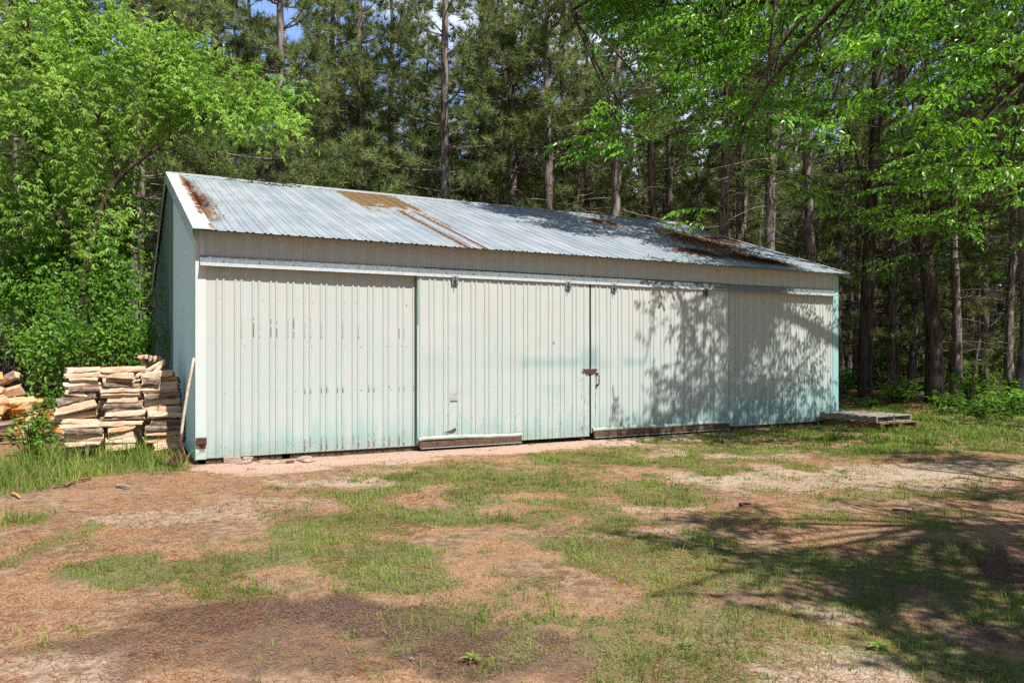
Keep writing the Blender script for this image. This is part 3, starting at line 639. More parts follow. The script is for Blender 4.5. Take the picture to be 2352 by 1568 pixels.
# underside boards so no light leaks
b = MB(); b.quad((0, -.05, ZE + .17 * SLOPE - .035), (L_ + .1, -.05, ZE + .17 * SLOPE - .035), (L_ + .1, YR, ZR - .05), (0, YR, ZR - .05)); b.build('roof_lining', M['dark'], roof)
b = MB(); xs = np.linspace(-.04, L_ + .2, 50)
for (y0, dz0, y1, dz1) in ((YR - .16, .026, YR, .035), (YR, .035, YR + .16, .03)):
    V = [p for x in xs for p in ((x, y0, ZR - abs(y0 - YR) * SLOPE + dz0 + .004 * math.sin(x * 5)), (x, y1, ZR - abs(y1 - YR) * SLOPE + dz1))]
    b.add(V, [(2 * i, 2 * i + 2, 2 * i + 3, 2 * i + 1) for i in range(49)])
V = [p for x in xs for p in ((x, YR - .16, ZR - .16 * SLOPE + .026 + .004 * math.sin(x * 5)), (x, YR - .163, ZR - .16 * SLOPE + .012))]
b.add(V, [(2 * i, 2 * i + 1, 2 * i + 3, 2 * i + 2) for i in range(49)])
b.build('ridge_cap', M['galv_lip'], roof)
def rake(x0, x1, mat_top, name):
    ys = np.linspace(YE - .02, YR, 14); b = MB()
    zt = lambda y: ZE + (y - YE) * SLOPE
    V = [p for y in ys for p in ((x0, y, zt(y) - .19), (x0, y, zt(y) + .026), (x1, y, zt(y) + .028), (x1, y, zt(y) + .0165))]
    b.add(V, [(4 * i, 4 * i + 4, 4 * i + 5, 4 * i + 1) for i in range(13)], 0); b.add(V, [(4 * i + 1, 4 * i + 5, 4 * i + 6, 4 * i + 2) for i in range(13)] + [(4 * i + 2, 4 * i + 6, 4 * i + 7, 4 * i + 3) for i in range(13)], 1)
    b.add([V[1], V[2], (x1, ys[0], zt(ys[0]) + .012), (x0, ys[0], zt(ys[0]) + .010)], [(0, 3, 2, 1)], 0)
    V2 = [(x, 2 * YR - y, z) for x, y, z in V]
    b.add(V2, [(4 * i + 4, 4 * i, 4 * i + 1, 4 * i + 5) for i in range(13)], 0); b.add(V2, [(4 * i + 5, 4 * i + 1, 4 * i + 2, 4 * i + 6) for i in range(13)], 1)
    return b.build(name, [M['rake_side'], mat_top], roof)
M['rake_side'] = plain('rake_paint', (.38, .56, .53), .5, .15, 6)
m = Mat('rake_top', .45, .4); n = m.noise(9, 4, (.35, 1, 1)); xx = m.z('X'); k = m.mr(m.math('ADD', xx, m.math('MULTIPLY', m.math('SUBTRACT', n, .5), .30)), .10, .17)
yy = m.z('Y'); k = m.math('MULTIPLY', k, m.math('ADD', m.mr(yy, .7, 1.1, 0, 1), m.mr(yy, .25, .0, 0, 1)))
m.col(m.mix(k, (.60, .60, .585), (.30, .12, .06))); M['rake_top'] = m.m
rake(-.07, .18, M['rake_top'], 'rake_trim')
b = MB(); x = L_ + .18
ys = np.linspace(YE, YR, 10); zt = lambda y: ZE + (y - YE) * SLOPE
b.add([p for y in ys for p in ((x + .02, y, zt(y) - .1), (x + .02, y, zt(y) + .026), (x - .1, y, zt(y) + .027))], [(3 * i + j, 3 * i + j + 1, 3 * i + 4 + j, 3 * i + 3 + j) for i in range(9) for j in (0, 1)])
b.build('rake_trim', M['galv_lip'], roof)
# needle litter lying on the roof
PX = []; PY = []
for q, (x, y, a, bb) in enumerate(LIT):
    n = 1500 if q < 4 else 1800
    PX.append(RNG.normal(x, a * .5, n)); PY.append(RNG.normal(y, bb * .5, n))
PX = np.concatenate(PX); PY = np.concatenate(PY); k = (PY > YE + .1) & (PY < YR - .1) & (PX > .12) & (PX < L_ + .1) & (fbm(PX * 2.2, PY * 1.5, 19) > .40); PX = PX[k]; PY = PY[k]
V, Fx = slivers(PX, PY, ZE + (PY - YE) * SLOPE + .024, RNG.uniform(.05, .11, len(PX)), np.full(len(PX), .006), .25)
o = npobj('roof_needle_litter', V, Fx, M['litter'], attrs=dict(rnd=rep(RNG.random(len(PX)), 4)))
tag(o, 'drifts of brown pine needles lying on the ribbed roof', 'pine needles', kind='stuff')

# ------------------------------------------------------------------ firewood
def log_mesh(length, hh, dd, kind, seed):
    "split log along X, front face towards -Y; kind: which faces show bark"
    r = np.random.default_rng(seed)
    if kind == 'bark': sec = [(-.5, -.30, 1), (-.50, .05, 1), (-.42, .32, 1), (-.2, .5, 1), (.5, .35, 0), (.5, -.35, 0), (-.2, -.5, 1), (-.42, -.42, 1)]
    elif kind == 'half': sec = [(-.5, -.06, 0), (-.34, .48, 0), (.5, .42, 1), (.5, -.40, 1), (.0, -.5, 1), (-.40, -.42, 1), (-.5, -.3, 1)]
    elif kind == 'round': sec = [(.5 * math.cos(a), .5 * math.sin(a), 1) for a in np.linspace(math.pi, -math.pi, 11)[:-1]]
    elif seed % 3 == 0: sec = [(-.5, -.12, 0), (-.38, .12, 0), (-.02, .5, 0), (.5, .36, 1), (.5, -.45, 1), (-.12, -.5, 0)]
    elif seed % 3 == 1: sec = [(-.36, .46, 0), (.5, .5, 0), (.5, -.5, 1), (-.30, -.46, 1), (-.5, -.22, 0), (-.47, .05, 0)]
    else: sec = [(-.5, -.38, 0), (-.46, .30, 0), (-.30, .5, 0), (.45, .5, 0), (.5, -.40, 1), (-.34, -.5, 0)]
    n = len(sec); st = np.linspace(-.5, .5, 9) + np.array([0, .02, -.03, .02, .03, -.02, .03, -.02, 0]); b = MB(); V = []
    ph = r.uniform(0, 9); tw = r.uniform(-.12, .12); tap = r.uniform(-.38, .38); bow = r.uniform(-.06, .06)
    for q, s in enumerate(st):
        for j, (y, z, k) in enumerate(sec):
            f = 1 + tap * s + .24 * (r.random() - .5)
            V.append((s * length + (.022 * (r.random() - .5) * 2 if q in (0, 8) else 0), (y * f + tw * s * z) * dd, (z * f + tw * s * y * .6 + bow * (4 * s * s - .5) + .10 * math.sin(ph + s * 5 + j) * .5) * hh))
    o = 0; b.v = [tuple(p) for p in V]
    for q in range(8):
        for j in range(n):
            k = (j + 1) % n; b.f.append([q * n + j, q * n + n + j, q * n + n + k, q * n + k]); b.m.append(1 if (sec[j][2] and sec[k][2]) else 0)
    b.f.append(list(range(n))); b.m.append(2); b.f.append([8 * n + j for j in range(n)][::-1]); b.m.append(2)
    return b
KM = {'pale': 'split', 'tan': 'split', 'bark': 'split', 'half': 'split', 'orange': 'warm_split', 'round': 'split'}
def add_log(loc, length, hh, dd, kind, seed, rot, label, group, colour=None):
    b = log_mesh(length, hh, dd, kind if kind in ('bark', 'half', 'round') else 'plain', seed)
    o = b.build('firewood_log', [M[colour or KM[kind]], M['log_bark'], M['end']])
    o.location = loc; o.rotation_euler = rot
    tag(o, label, 'firewood', group); return o
LOOK = {'pale': 'pale split log', 'tan': 'tan split log', 'bark': 'grey barked log', 'half': 'half round split log', 'orange': 'orange split log'}
STACK = {
 'left': [(728, 1110, 225, 335, 4, 'half'), (760, 1080, 335, 394, 0, 'pale'), (708, 1105, 392, 450, 0, 'pale'), (760, 1090, 445, 505, 3, 'bark'), (720, 960, 480, 560, -10, 'orange'), (640, 1065, 515, 640, 14, 'bark'), (600, 1060, 615, 735, 11, 'tan'), (585, 1070, 715, 805, 6, 'pale'), (680, 1065, 795, 872, -3, 'orange'), (650, 1110, 850, 902, 2, 'tan'), (700, 1135, 892, 968, 0, 'bark'), (690, 1135, 965, 1052, 0, 'pale'), (720, 1100, 1050, 1150, 0, 'half')],
 'middle': [(1120, 1590, 215, 290, 2, 'half'), (1085, 1475, 280, 350, -1, 'pale'), (1170, 1475, 340, 415, -1, 'pale'), (1130, 1550, 405, 460, -1, 'bark'), (1120, 1560, 445, 505, 1, 'tan'), (1110, 1560, 495, 562, -2, 'pale'), (1180, 1530, 555, 632, 2, 'pale'), (1150, 1570, 618, 680, 4, 'bark'), (1170, 1575, 655, 718, 3, 'bark'), (1160, 1590, 708, 778, 0, 'tan'), (1110, 1590, 770, 872, 0, 'bark'), (1190, 1480, 878, 1015, 6, 'orange'), (1170, 1490, 1005, 1150, 0, 'half')],
 'right': [(1560, 1900, 270, 340, 8, 'tan'), (1570, 1760, 335, 425, 4, 'bark'), (1740, 1945, 330, 425, -3, 'orange'), (1550, 1950, 422, 502, 3, 'tan'), (1600, 1945, 505, 572, 4, 'bark'), (1590, 1975, 572, 645, -1, 'pale'), (1580, 2000, 648, 725, -1, 'half'), (1640, 2010, 715, 788, -1, 'tan'), (1670, 2010, 778, 866, 0, 'bark'), (1610, 2000, 866, 930, 3, 'bark'), (1600, 2000, 928, 990, 0, 'tan'), (1590, 1990, 988, 1065, 2, 'orange'), (1700, 2050, 1060, 1150, 0, 'pale')]}
YF = 1.35
zp = lambda zx, zy: (zx / 3.675 / 1.306, (1040 + zy / 3.675) / 1.306)
sd = 100
def thinner(rows):
    out = []
    for a, c, t0, t1, tilt, kind in rows:
        if t1 - t0 > 92 and abs(tilt) < 9:
            m = t0 + (t1 - t0) * random.uniform(.42, .58); k2 = random.choice(['tan', 'pale', 'half', 'orange', 'tan']); e1, e2 = random.uniform(-18, 22), random.uniform(-22, 16)
            out += [(a, c, t0, m, tilt + random.uniform(-1.5, 1.5), kind), (a + e1, c + e2, m, t1, tilt + random.uniform(-2, 2), k2)]
        else: out.append((a, c, t0, t1, tilt + random.uniform(-3, 3), kind))
    return out
STACK = {k: thinner(v) for k, v in STACK.items()}
NUM = ['topmost', 'second', 'third', 'fourth', 'fifth', 'sixth', 'seventh', 'eighth', 'ninth', 'tenth', 'eleventh', 'twelfth', 'thirteenth', 'fourteenth', 'fifteenth', 'sixteenth', 'seventeenth', 'eighteenth', 'nineteenth', 'twentieth', 'twenty-first', 'twenty-second', 'twenty-third', 'twenty-fourth']
for cname, rows_ in STACK.items():
    for q, (a, c, t0, t1, tilt, kind) in enumerate(rows_):
        yf = YF + RNG.uniform(-.05, .06); pa = zp(a, (t0 + t1) / 2); pc = zp(c, (t0 + t1) / 2)
        Xa, da = on_plane(pa[0], yf); Xb, db = on_plane(pc[0], yf); d = (da + db) / 2
        z = CH + (HY - pa[1]) / FPX * d; hh = (t1 - t0) / 3.675 / 1.306 / FPX * d * 1.0; dd = max(.11, hh * 1.05); ln = (Xb - Xa)
        if abs(tilt) > 8: hh *= .85
        add_log(((Xa + Xb) / 2, yf + dd / 2, z), ln, hh, dd, kind, sd, (RNG.uniform(-.22, .22), -R(tilt), RNG.uniform(-.09, .09)),
                f"{LOOK[kind]}, {NUM[q] + (' from the top' if q else '')} in the {cname} column of the woodpile", 'logs stacked in the woodpile'); sd += 1
# leaning pale splinter on top and pieces of the rows behind
X0, d0 = on_plane(zp(1725, 270)[0], YF); z0 = CH + (HY - zp(1725, 270)[1]) / FPX * d0
add_log((X0, YF + .1, z0), .36, .075, .07, 'pale', 301, (0, -R(52), .1), 'pale split log standing tilted on top of the right column of the woodpile', 'logs stacked in the woodpile')
X0, d0 = on_plane(zp(1640, 250)[0], YF + .3); z0 = CH + (HY - zp(1640, 250)[1]) / FPX * d0
add_log((X0, YF + .3, z0), .42, .05, .06, 'tan', 302, (0, -R(28), .3), 'thin split log lying askew on top between the middle and right columns', 'logs stacked in the woodpile')
for q in range(30):
    col = q % 3; k = q // 3; X0 = (-1.34, -.87, -.33)[col]; z = .08 + k * .108
    if col == 0 and k > 8: continue
    add_log((X0 + RNG.uniform(-.04, .04), YF + .36 + RNG.uniform(-.03, .03), z), RNG.uniform(.44, .5), .125, .18, ('pale', 'bark', 'tan', 'half')[int(RNG.integers(4))], 400 + q, (RNG.uniform(-.2, .2), RNG.uniform(-.06, .06), RNG.uniform(-.06, .06)), 'split log in the rear row of the woodpile, mostly hidden behind the front row', 'logs hidden in the rear row of the woodpile')
for q in range(5):
    X0, d0 = on_plane(zp(1640 + 45 * q, 200)[0], YF + 1.1); z0 = CH + (HY - zp(1600, 195 + 8 * q)[1]) / FPX * d0
    add_log((X0, YF + 1.1, z0), .45, .11, .12, 'bark', 450 + q, (0, R(35), .9), 'dark weathered log slanting above the back of the woodpile by the wall', 'weathered logs behind the woodpile')
for q in range(12):
    add_log((-.30 + RNG.uniform(-.06, .06), YF + .95 + .3 * (q % 2), .07 + .115 * (q // 2 * 1.3)), .48, .14, .26, 'bark', 460 + q, (0, 0, RNG.uniform(-.1, .1)), 'weathered log in the back row behind the woodpile, close to the wall', 'weathered logs behind the woodpile')
hc = at_depth(2, 1000, 12.9)
for q in range(62):
    u = RNG.random(); a = RNG.uniform(0, 2 * math.pi); rr = 1.0 * math.sqrt(u)
    z = .06 + 1.08 * (1 - rr / 1.03) * RNG.uniform(.75, 1.0)
    add_log((hc[0] + rr * math.cos(a), hc[1] + rr * math.sin(a), z), RNG.uniform(.36, .5), RNG.uniform(.09, .15), RNG.uniform(.10, .16), ('orange', 'orange', 'tan', 'orange', 'half')[int(RNG.integers(5))], 500 + q,
            (RNG.uniform(-3, 3), RNG.uniform(-.5, .5), RNG.uniform(0, 3.1)), 'orange split log tumbled in the loose heap at the left edge', 'logs in the loose heap', 'orange_split')

# ------------------------------------------------------------------ pallets
def pallet(name, loc, sx, sy, mat, label, rz):
    p = empty(name, loc, rz, label, 'pallet', 'pallets stacked by the shed'); h = .125
    n = 7
    for q in range(n):          # deck boards run along X
        y = sy * q / (n - 1) * .915; wd = .095 if q not in (0, n - 1) else .11; j = RNG.uniform(-.006, .006)
        b = MB(); b.box((-.0 + RNG.uniform(-.01, .01), y + j, h - .02), (sx + RNG.uniform(-.012, .012), y + j + wd, h)); b.build('deck_board', mat, p, .003)
    for x in (0, sx / 2 - .02, sx - .04):
        b = MB(); b.box((x + .003, .004, .02), (x + .041, sy - .004, h - .021)); b.build('stringer', mat, p, .003)
    for y in (.0, sy / 2 - .05, sy - .1):
        b = MB(); b.box((0.001, y + .002, 0), (sx - .001, y + .09, .0185)); b.build('bottom_board', mat, p, .003)
    return p
gp = ground(2024, 990)
pallet('pallet', (gp[0], gp[1], .02), 1.10, 1.30, M['brownwood'], 'brown wooden pallet lying on the grass under a grey one', 0)
pallet('pallet', (gp[0] - .05, gp[1] + .06, .148), 1.06, 1.27, M['oldwood'], 'weathered grey pallet lying on top of a brown pallet', R(1.2))

# ------------------------------------------------------------------ shovel
sh = empty('shovel', tuple(ground(394, 1076)), 0, 'old shovel with a grey wooden handle leaning at the shed corner', 'shovel')
base = np.array(sh.location)
tp = at_depth(445.5, 822, 10.12); cl = at_depth(414.5, 1012, 9.93); tip = at_depth(396, 1074, 9.80)
b = MB(); P = [tp + (cl - tp) * t + np.array([-.012, -.01, 0]) * math.sin(t * 3.1) - base for t in np.linspace(0, 1, 8)]; b.tube(P, [.017, .018, .018, .019, .019, .019, .019, .018], 10); b.build('handle', M['handle'], sh, smooth=True)
nk = at_depth(417.5, 1038, 9.88)
b = MB(); b.tube([cl + (tp - cl) * .08 - base, cl - base, nk - base], [.023, .023, .02], 10); b.build('socket', M['rust'], sh, smooth=True)
ax_ = tip - nk; L0 = np.linalg.norm(ax_); ax_ = ax_ / L0; wv = FV * .82 + RV * .52 + np.array([0, 0, .20]); wv = wv - ax_ * wv.dot(ax_); wv /= np.linalg.norm(wv); nv = np.cross(ax_, wv)
b = MB(); V = []
for q in range(6):
    s = q / 5; hw = .105 + .01 * s - (.02 if q == 0 else 0)
    for j in range(7):
        u = (j - 3) / 3; V.append(nk + ax_ * (s * L0 * .99) + wv * u * hw + nv * (.022 * (u * u) * (1 - .3 * s) - .01 * math.sin(s * 3)) - base)
F = [(i * 7 + j, i * 7 + j + 1, i * 7 + j + 8, i * 7 + j + 7) for i in range(5) for j in range(6)]
b.add(V, F); o = b.build('blade', M['rust'], sh, smooth=True); sm_ = o.modifiers.new('thick', 'SOLIDIFY'); sm_.thickness = .004

# ------------------------------------------------------------------ small things on the ground
def stone(name, px, py, sx, sy, sz, seed, label, mat, dz=0, cat='stone'):
    dz = dz - .018 * (name == 'flat_stone')
    r = np.random.default_rng(seed); b = MB(); n = 9; g = ground(px, py); V = []
    rad = [(1 + .35 * (r.random() - .5)) for _ in range(n)]
    for (k, z, f) in ((0, -.5, .9), (1, .1, 1.), (2, .5, .86)):
        for j in range(n):
            a = 2 * math.pi * j / n; V.append((sx / 2 * f * rad[j] * math.cos(a), sy / 2 * f * rad[j] * math.sin(a), sz * (z + .5 + .12 * (r.random() - .5))))
    b.add(V, [(k * n + j, k * n + (j + 1) % n, k * n + n + (j + 1) % n, k * n + n + j) for k in (0, 1) for j in range(n)] + [tuple(range(n))[::-1], tuple(2 * n + j for j in range(n))])
    o = b.build(name, mat); o.location = (g[0], g[1], -.01 + dz); o.rotation_euler = (r.uniform(-.08, .08), r.uniform(-.08, .08), r.uniform(0, 3)); tag(o, label, cat); return o
stone('flat_stone', 561, 1062, .30, .2, .07, 1, 'thick flat stone under the shed sill near the left corner', M['stone'])
stone('flat_stone', 568, 1062, .16, .12, .04, 2, 'small flat stone resting on a thicker stone by the sill', M['stone'], .065)
stone('flat_stone', 617, 1061, .42, .22, .05, 3, 'long low stone at the foot of the left panel', M['stone'])
stone('flat_stone', 703, 1056, .55, .24, .06, 4, 'broad flat stone below the scuffed left panel', M['stone'])
stone('flat_stone', 665, 1062, .15, .1, .05, 5, 'small dark stone between two flat stones', M['beam'])
stone('flat_stone', 862, 1037, .34, .16, .05, 6, 'grey flat stone in front of the rust run left panel', M['oldwood'])
stone('flat_stone', 576, 1074, .10, .07, .03, 7, 'little brown stone lying loose on the sand', M['stone'])
stone('mossy_boulder', 2003, 886, .55, .5, .62, 8, 'dark boulder beside the thick trunk in the shaded woods', M['dark_bark'])
b = MB(); g = ground(659, 1054); b.box((-.06, -.03, 0), (.06, .05, .07)); o = b.build('wood_block', M['oldwood'], None, .004); o.location = (g[0], .06, 0); tag(o, 'pale wooden block wedged under the left panel', 'block')
b = MB(); b.box((-.11, -.02, 0), (.11, .06, .075)); o = b.build('brick', M['stone'], None, .006); o.location = (.45, .0, 0); tag(o, 'brown brick under the shed sill at the near corner', 'brick')
g = ground(973, 1032); st = empty('guide_roller', tuple(g), 0, 'short rusty door guide post standing below the left door edge', 'door guide')
b = MB(); b.box((-.035, -.03, -.02), (.035, .03, .06)); b.build('base', M['rust'], st, .004)
b = MB(); b.tube([(0, 0, .06), (0, 0, .15)], .02, 10); b.tube([(0, 0, .085), (0, 0, .115)], .036, 12); b.build('roller', M['rust'], st)
g = ground(1378, 1004); b = MB(); P = []
for q in range(70):
    t = q / 69; P.append((-.28 + .62 * t + .09 * math.sin(t * 23), .07 * math.sin(t * 17 + 1) - .04, .012 + .05 * max(0, math.sin(t * 14)) ** 2))
b.tube(P, .0055, 5); o = b.build('twine', M['twine'], None, smooth=True); o.location = (g[0], g[1], 0); tag(o, 'tangled red twine on the sand below the door latch', 'twine')
def stick(p0, p1, r, label, mat, name='stick', cat='stick', bend=.03):
    a = ground(*p0); c = ground(*p1); P = [a + (c - a) * t + np.array([0, min(1, 2 * np.linalg.norm(c - a)) * bend * math.sin(t * 5), r * .8 + .03 * np.linalg.norm(c - a) * math.sin(t * 3)]) for t in np.linspace(0, 1, 8)]
    b = MB(); o0 = P[0].copy(); b.tube([p - o0 for p in P], np.linspace(r, r * .55, 8), 7); o = b.build(name, mat, None, smooth=True); o.location = o0; tag(o, label, cat)
stick((150, 1117), (208, 1100), .022, 'brown stick lying at the edge of the tall grass', M['brownwood'])
stick((158, 1174), (208, 1175), .009, 'thin bleached stick on the orange needles', M['oldwood'])
stick((268, 1119), (298, 1122), .024, 'grey wood chip lying on bare earth', M['oldwood'], 'wood_chip', 'wood chip')
stick((123, 1122), (160, 1120), .010, 'thin dark twig beside the brown stick', M['beam'])
stick((28, 1137), (46, 1145), .020, 'pale wood chunk in the grass at the left', M['orange_split'], 'wood_chip', 'wood chip')
stick((90, 1100), (150, 1104), .008, 'slender pale twig near the grass edge', M['oldwood'])
stick((622, 1152), (632, 1151), .007, 'small pale chip on the bare soil', M['oldwood'], 'wood_chip', 'wood chip')
stick((2050, 1172), (2090, 1176), .012, 'dark stick in the shadow on the right', M['beam'])
stick((2190, 1098), (2285, 1112), .006, 'thin dark branch lying on the sand at the right', M['beam'], bend=.06)
stick((1700, 1162), (1722, 1160), .02, 'curled brown leaf stalk on the grass', M['rust'])
stick((957, 1331), (963, 1329), .005, 'tiny pale scrap on the brown soil', M['oldwood'], 'paper_scrap', 'scrap')
stick((942, 1513), (952, 1515), .006, 'crumpled pale scrap near the bottom edge', M['oldwood'], 'paper_scrap', 'scrap')
def weed(px, py, r, n, label, seed, mat='grass', hgt=.5):
    rr = np.random.default_rng(seed); a = np.arange(n) * 2.4 + rr.uniform(0, 3); P = np.zeros((n, 3)); P[:, 2] = .012
    D = np.stack([np.cos(a), np.sin(a), rr.uniform(.12, hgt, n)], 1); L = .75 * r * rr.uniform(.5, 1.1, n)
    V, F = leaves(P + unit(D) * .012, D, np.tile([0, 0, 1.], (n, 1)), L, L * .42, .25, .12)
    o = npobj('weed', V, F, M[mat], attrs=dict(rnd=rep(rr.random(n), 6))); o.location = ground(px, py); tag(o, label, 'weed')
weed(1581, 1484, .07, 7, 'broad leaved weed beside dark soil near the bottom centre', 1)
weed(1085, 1516, .075, 9, 'broad leaved weed rosette in thin grass at the bottom', 2)
weed(2021, 1487, .085, 11, 'bright leafy weed on sunlit sand', 3)
weed(2265, 1545, .08, 8, 'dark leafy weed near the bottom right corner', 4)
weed(2255, 1425, .06, 9, 'leafy weed in the shade at the right edge', 5)
weed(1985, 1340, .055, 8, 'weed with pale leaves in dappled shade', 7)
g = ground(1946, 1318); fl = empty('dandelion', tuple(g), 0, 'tiny yellow dandelion in the shaded grass', 'flower')
b = MB(); b.tube([(0, 0, 0), (.004, 0, .05)], .003, 5); b.build('stem', M['grass'], fl)
V, F = leaves(np.tile([.004, 0, .052], (14, 1)), np.stack([np.cos(np.arange(14) * .45), np.sin(np.arange(14) * .45), np.full(14, .35)], 1), np.tile([0, 0, 1.], (14, 1)), np.full(14, .024), np.full(14, .011))
npobj('petals', V, F, plain('yellow_petal', (.75, .55, .04), .6), fl)

# ------------------------------------------------------------------ pines
def needles(P, D, k, L0, L1, wd, r, spread=.85):
    n = len(P); P = rep(P, k).reshape(n * k, 3) if False else np.repeat(P, k, 0); D = np.repeat(D, k, 0)
    Q = unit(r.normal(size=(n * k, 3))); X = unit(unit(D) * .62 + Q * spread); L = r.uniform(L0, L1, n * k)[:, None]
    S = unit(np.cross(X, unit(r.normal(size=(n * k, 3))))) * wd / 2
    V = np.stack([P - S, P + S, P + X * L + S * .25, P + X * L - S * .25], 1).reshape(-1, 3)
    return V, np.arange(n * k * 4).reshape(-1, 4)
def make_pine(seed, H, low, spread, dead=True, rad=.165, dens=.50, k=34):
    r = np.random.default_rng(seed); wood = Acc(); zs = np.linspace(-.3, H, 22)
    bx = .09 * np.cumsum(r.normal(size=22)) * .35; by = .09 * np.cumsum(r.normal(size=22)) * .35; bx -= bx[1]; by -= by[1]
    ctr = np.stack([bx, by, zs], 1); rr = rad * (1 - np.clip(zs, 0, H) / H) ** .75 + .02; rr[0] *= 1.35; rr[1] *= 1.12
    wood.tube(ctr, rr * (1 + .06 * r.normal(size=22)), 10)
    at = lambda z: np.array([np.interp(z, zs, bx), np.interp(z, zs, by), z])
    TP = []; TD = []
    z = low
    while z < H - .4:
        f = (z - low) / (H - low); Lm = spread * (1 - f) ** .65 * min(1, .62 + f * 2.2)
        for q in range(int(r.integers(3, 6))):
            az = r.uniform(0, 2 * math.pi); L = Lm * r.uniform(.55, 1.12); el = r.uniform(-.12, .25) + .55 * f
            s = np.linspace(0, 1, 7); d = np.array([math.cos(az), math.sin(az), 0]); sd_ = np.array([-d[1], d[0], 0])
            P = at(z) + d * (L * s)[:, None] * math.cos(el) + np.array([0, 0, 1.]) * (L * (math.sin(el) * s - .10 * s + .20 * s ** 3))[:, None] + sd_ * (.06 * L * np.sin(s * r.uniform(2, 6)))[:, None]
            wood.tube(P, (.012 + .022 * L / 2.5) * (1 - .8 * s), 5)
            nt = int(L / .115 * dens) + 2
            for t in r.uniform(.32, 1.02, nt):
                p = np.array([np.interp(t, s, P[:, a]) for a in range(3)]); ang = r.uniform(.3, 1.25) * r.choice([-1, 1])
                td = d * math.cos(ang) + sd_ * math.sin(ang) + np.array([0, 0, r.uniform(.0, .65)]); td /= np.linalg.norm(td)
                tl = r.uniform(.12, .5) * min(1, L)
                e = p + td * tl + np.array([0, 0, .06])
                if r.random() < .45: wood.tube(np.array([p, (p + e) / 2 - np.array([0, 0, .03]), e]), np.array([.009, .007, .004]), 3)
                TP.append(e); TD.append(td + np.array([0, 0, .4]))
                if tl > .40: TP.append((p + e) / 2 + .02 * r.normal(size=3)); TD.append(td + .3 * r.normal(size=3))
                if r.random() < .15: TP.append(e + .14 * r.normal(size=3)); TD.append(td + np.array([0, 0, .5]))
        z += r.uniform(.38, .72)
    if dead:
        z = 1.6
        while z < low + 2.5:
            for q in range(int(r.integers(1, 4))):
                az = r.uniform(0, 6.28); L = r.uniform(.4, 2.1); s = np.linspace(0, 1, 7); d = np.array([math.cos(az), math.sin(az), 0]); sd_ = np.array([-d[1], d[0], 0])
                wv = r.normal(size=3)
                P = at(z) + d * (L * s)[:, None] + np.array([0, 0, 1.]) * (L * (r.uniform(-.1, .3) * s - r.uniform(.1, .5) * s * s))[:, None] + sd_ * (.10 * L * np.sin(s * 4 + wv[0]))[:, None] + .02 * r.normal(size=(7, 3)) * s[:, None]
                wood.tube(P, (.007 + .008 * L) * (1 - .75 * s), 4)
                for t in r.uniform(.3, 1, int(2 + L * 3)):
                    p = np.array([np.interp(t, s, P[:, a]) for a in range(3)]); e = p + (d * r.uniform(-.2, .7) + sd_ * r.uniform(-.9, .9) + np.array([0, 0, r.uniform(-.7, .25)])) * r.uniform(.15, .6)
                    wood.tube(np.array([p, (p + e) / 2 + .05 * r.normal(size=3), e]), np.array([.006, .005, .003]), 3)
            z += r.uniform(.22, .6)
    V, F = needles(np.array(TP), np.array(TD), k, .17, .27, .0165, r, .80)
    nT = len(TP); rv = np.repeat(np.clip(r.normal(.45, .22, nT), 0, 1), k); rv = np.clip(rv + r.normal(0, .10, len(rv)), 0, 1)
    W = wood.get()
    return npmesh('trunk', *W, M['pine_bark'], smooth=True), npmesh('crown', V, F, M['needle'], attrs=dict(rnd=np.repeat(rv, 4)))
PV = [make_pine(11, 17.5, 4.6, 3.0, dens=.62), make_pine(12, 18.5, 5.4, 2.8, dens=.6), make_pine(13, 17.0, 6.2, 2.7), make_pine(14, 18.0, 7.8, 2.6), make_pine(15, 17.5, 9.0, 2.5), make_pine(16, 16.5, 4.9, 2.9, dens=.62), make_pine(17, 6.5, 1.0, 1.5, dead=False, rad=.06, dens=.8)]
n_pine = 0
def pine(x, y, v, label, group, rz=None, sc=1.0, tilt=(0, 0), zoff=0):
    global n_pine
    t = empty('pine_tree', (x, y, zoff), rz if rz is not None else RNG.uniform(0, 6.28), label, 'tree', group); t.scale = (sc, sc, sc)
    t.rotation_euler = (tilt[0], tilt[1], t.rotation_euler[2])
    for me in PV[v]: link(bpy.data.objects.new(me.name.split('.')[0], me), t)
    n_pine += 1
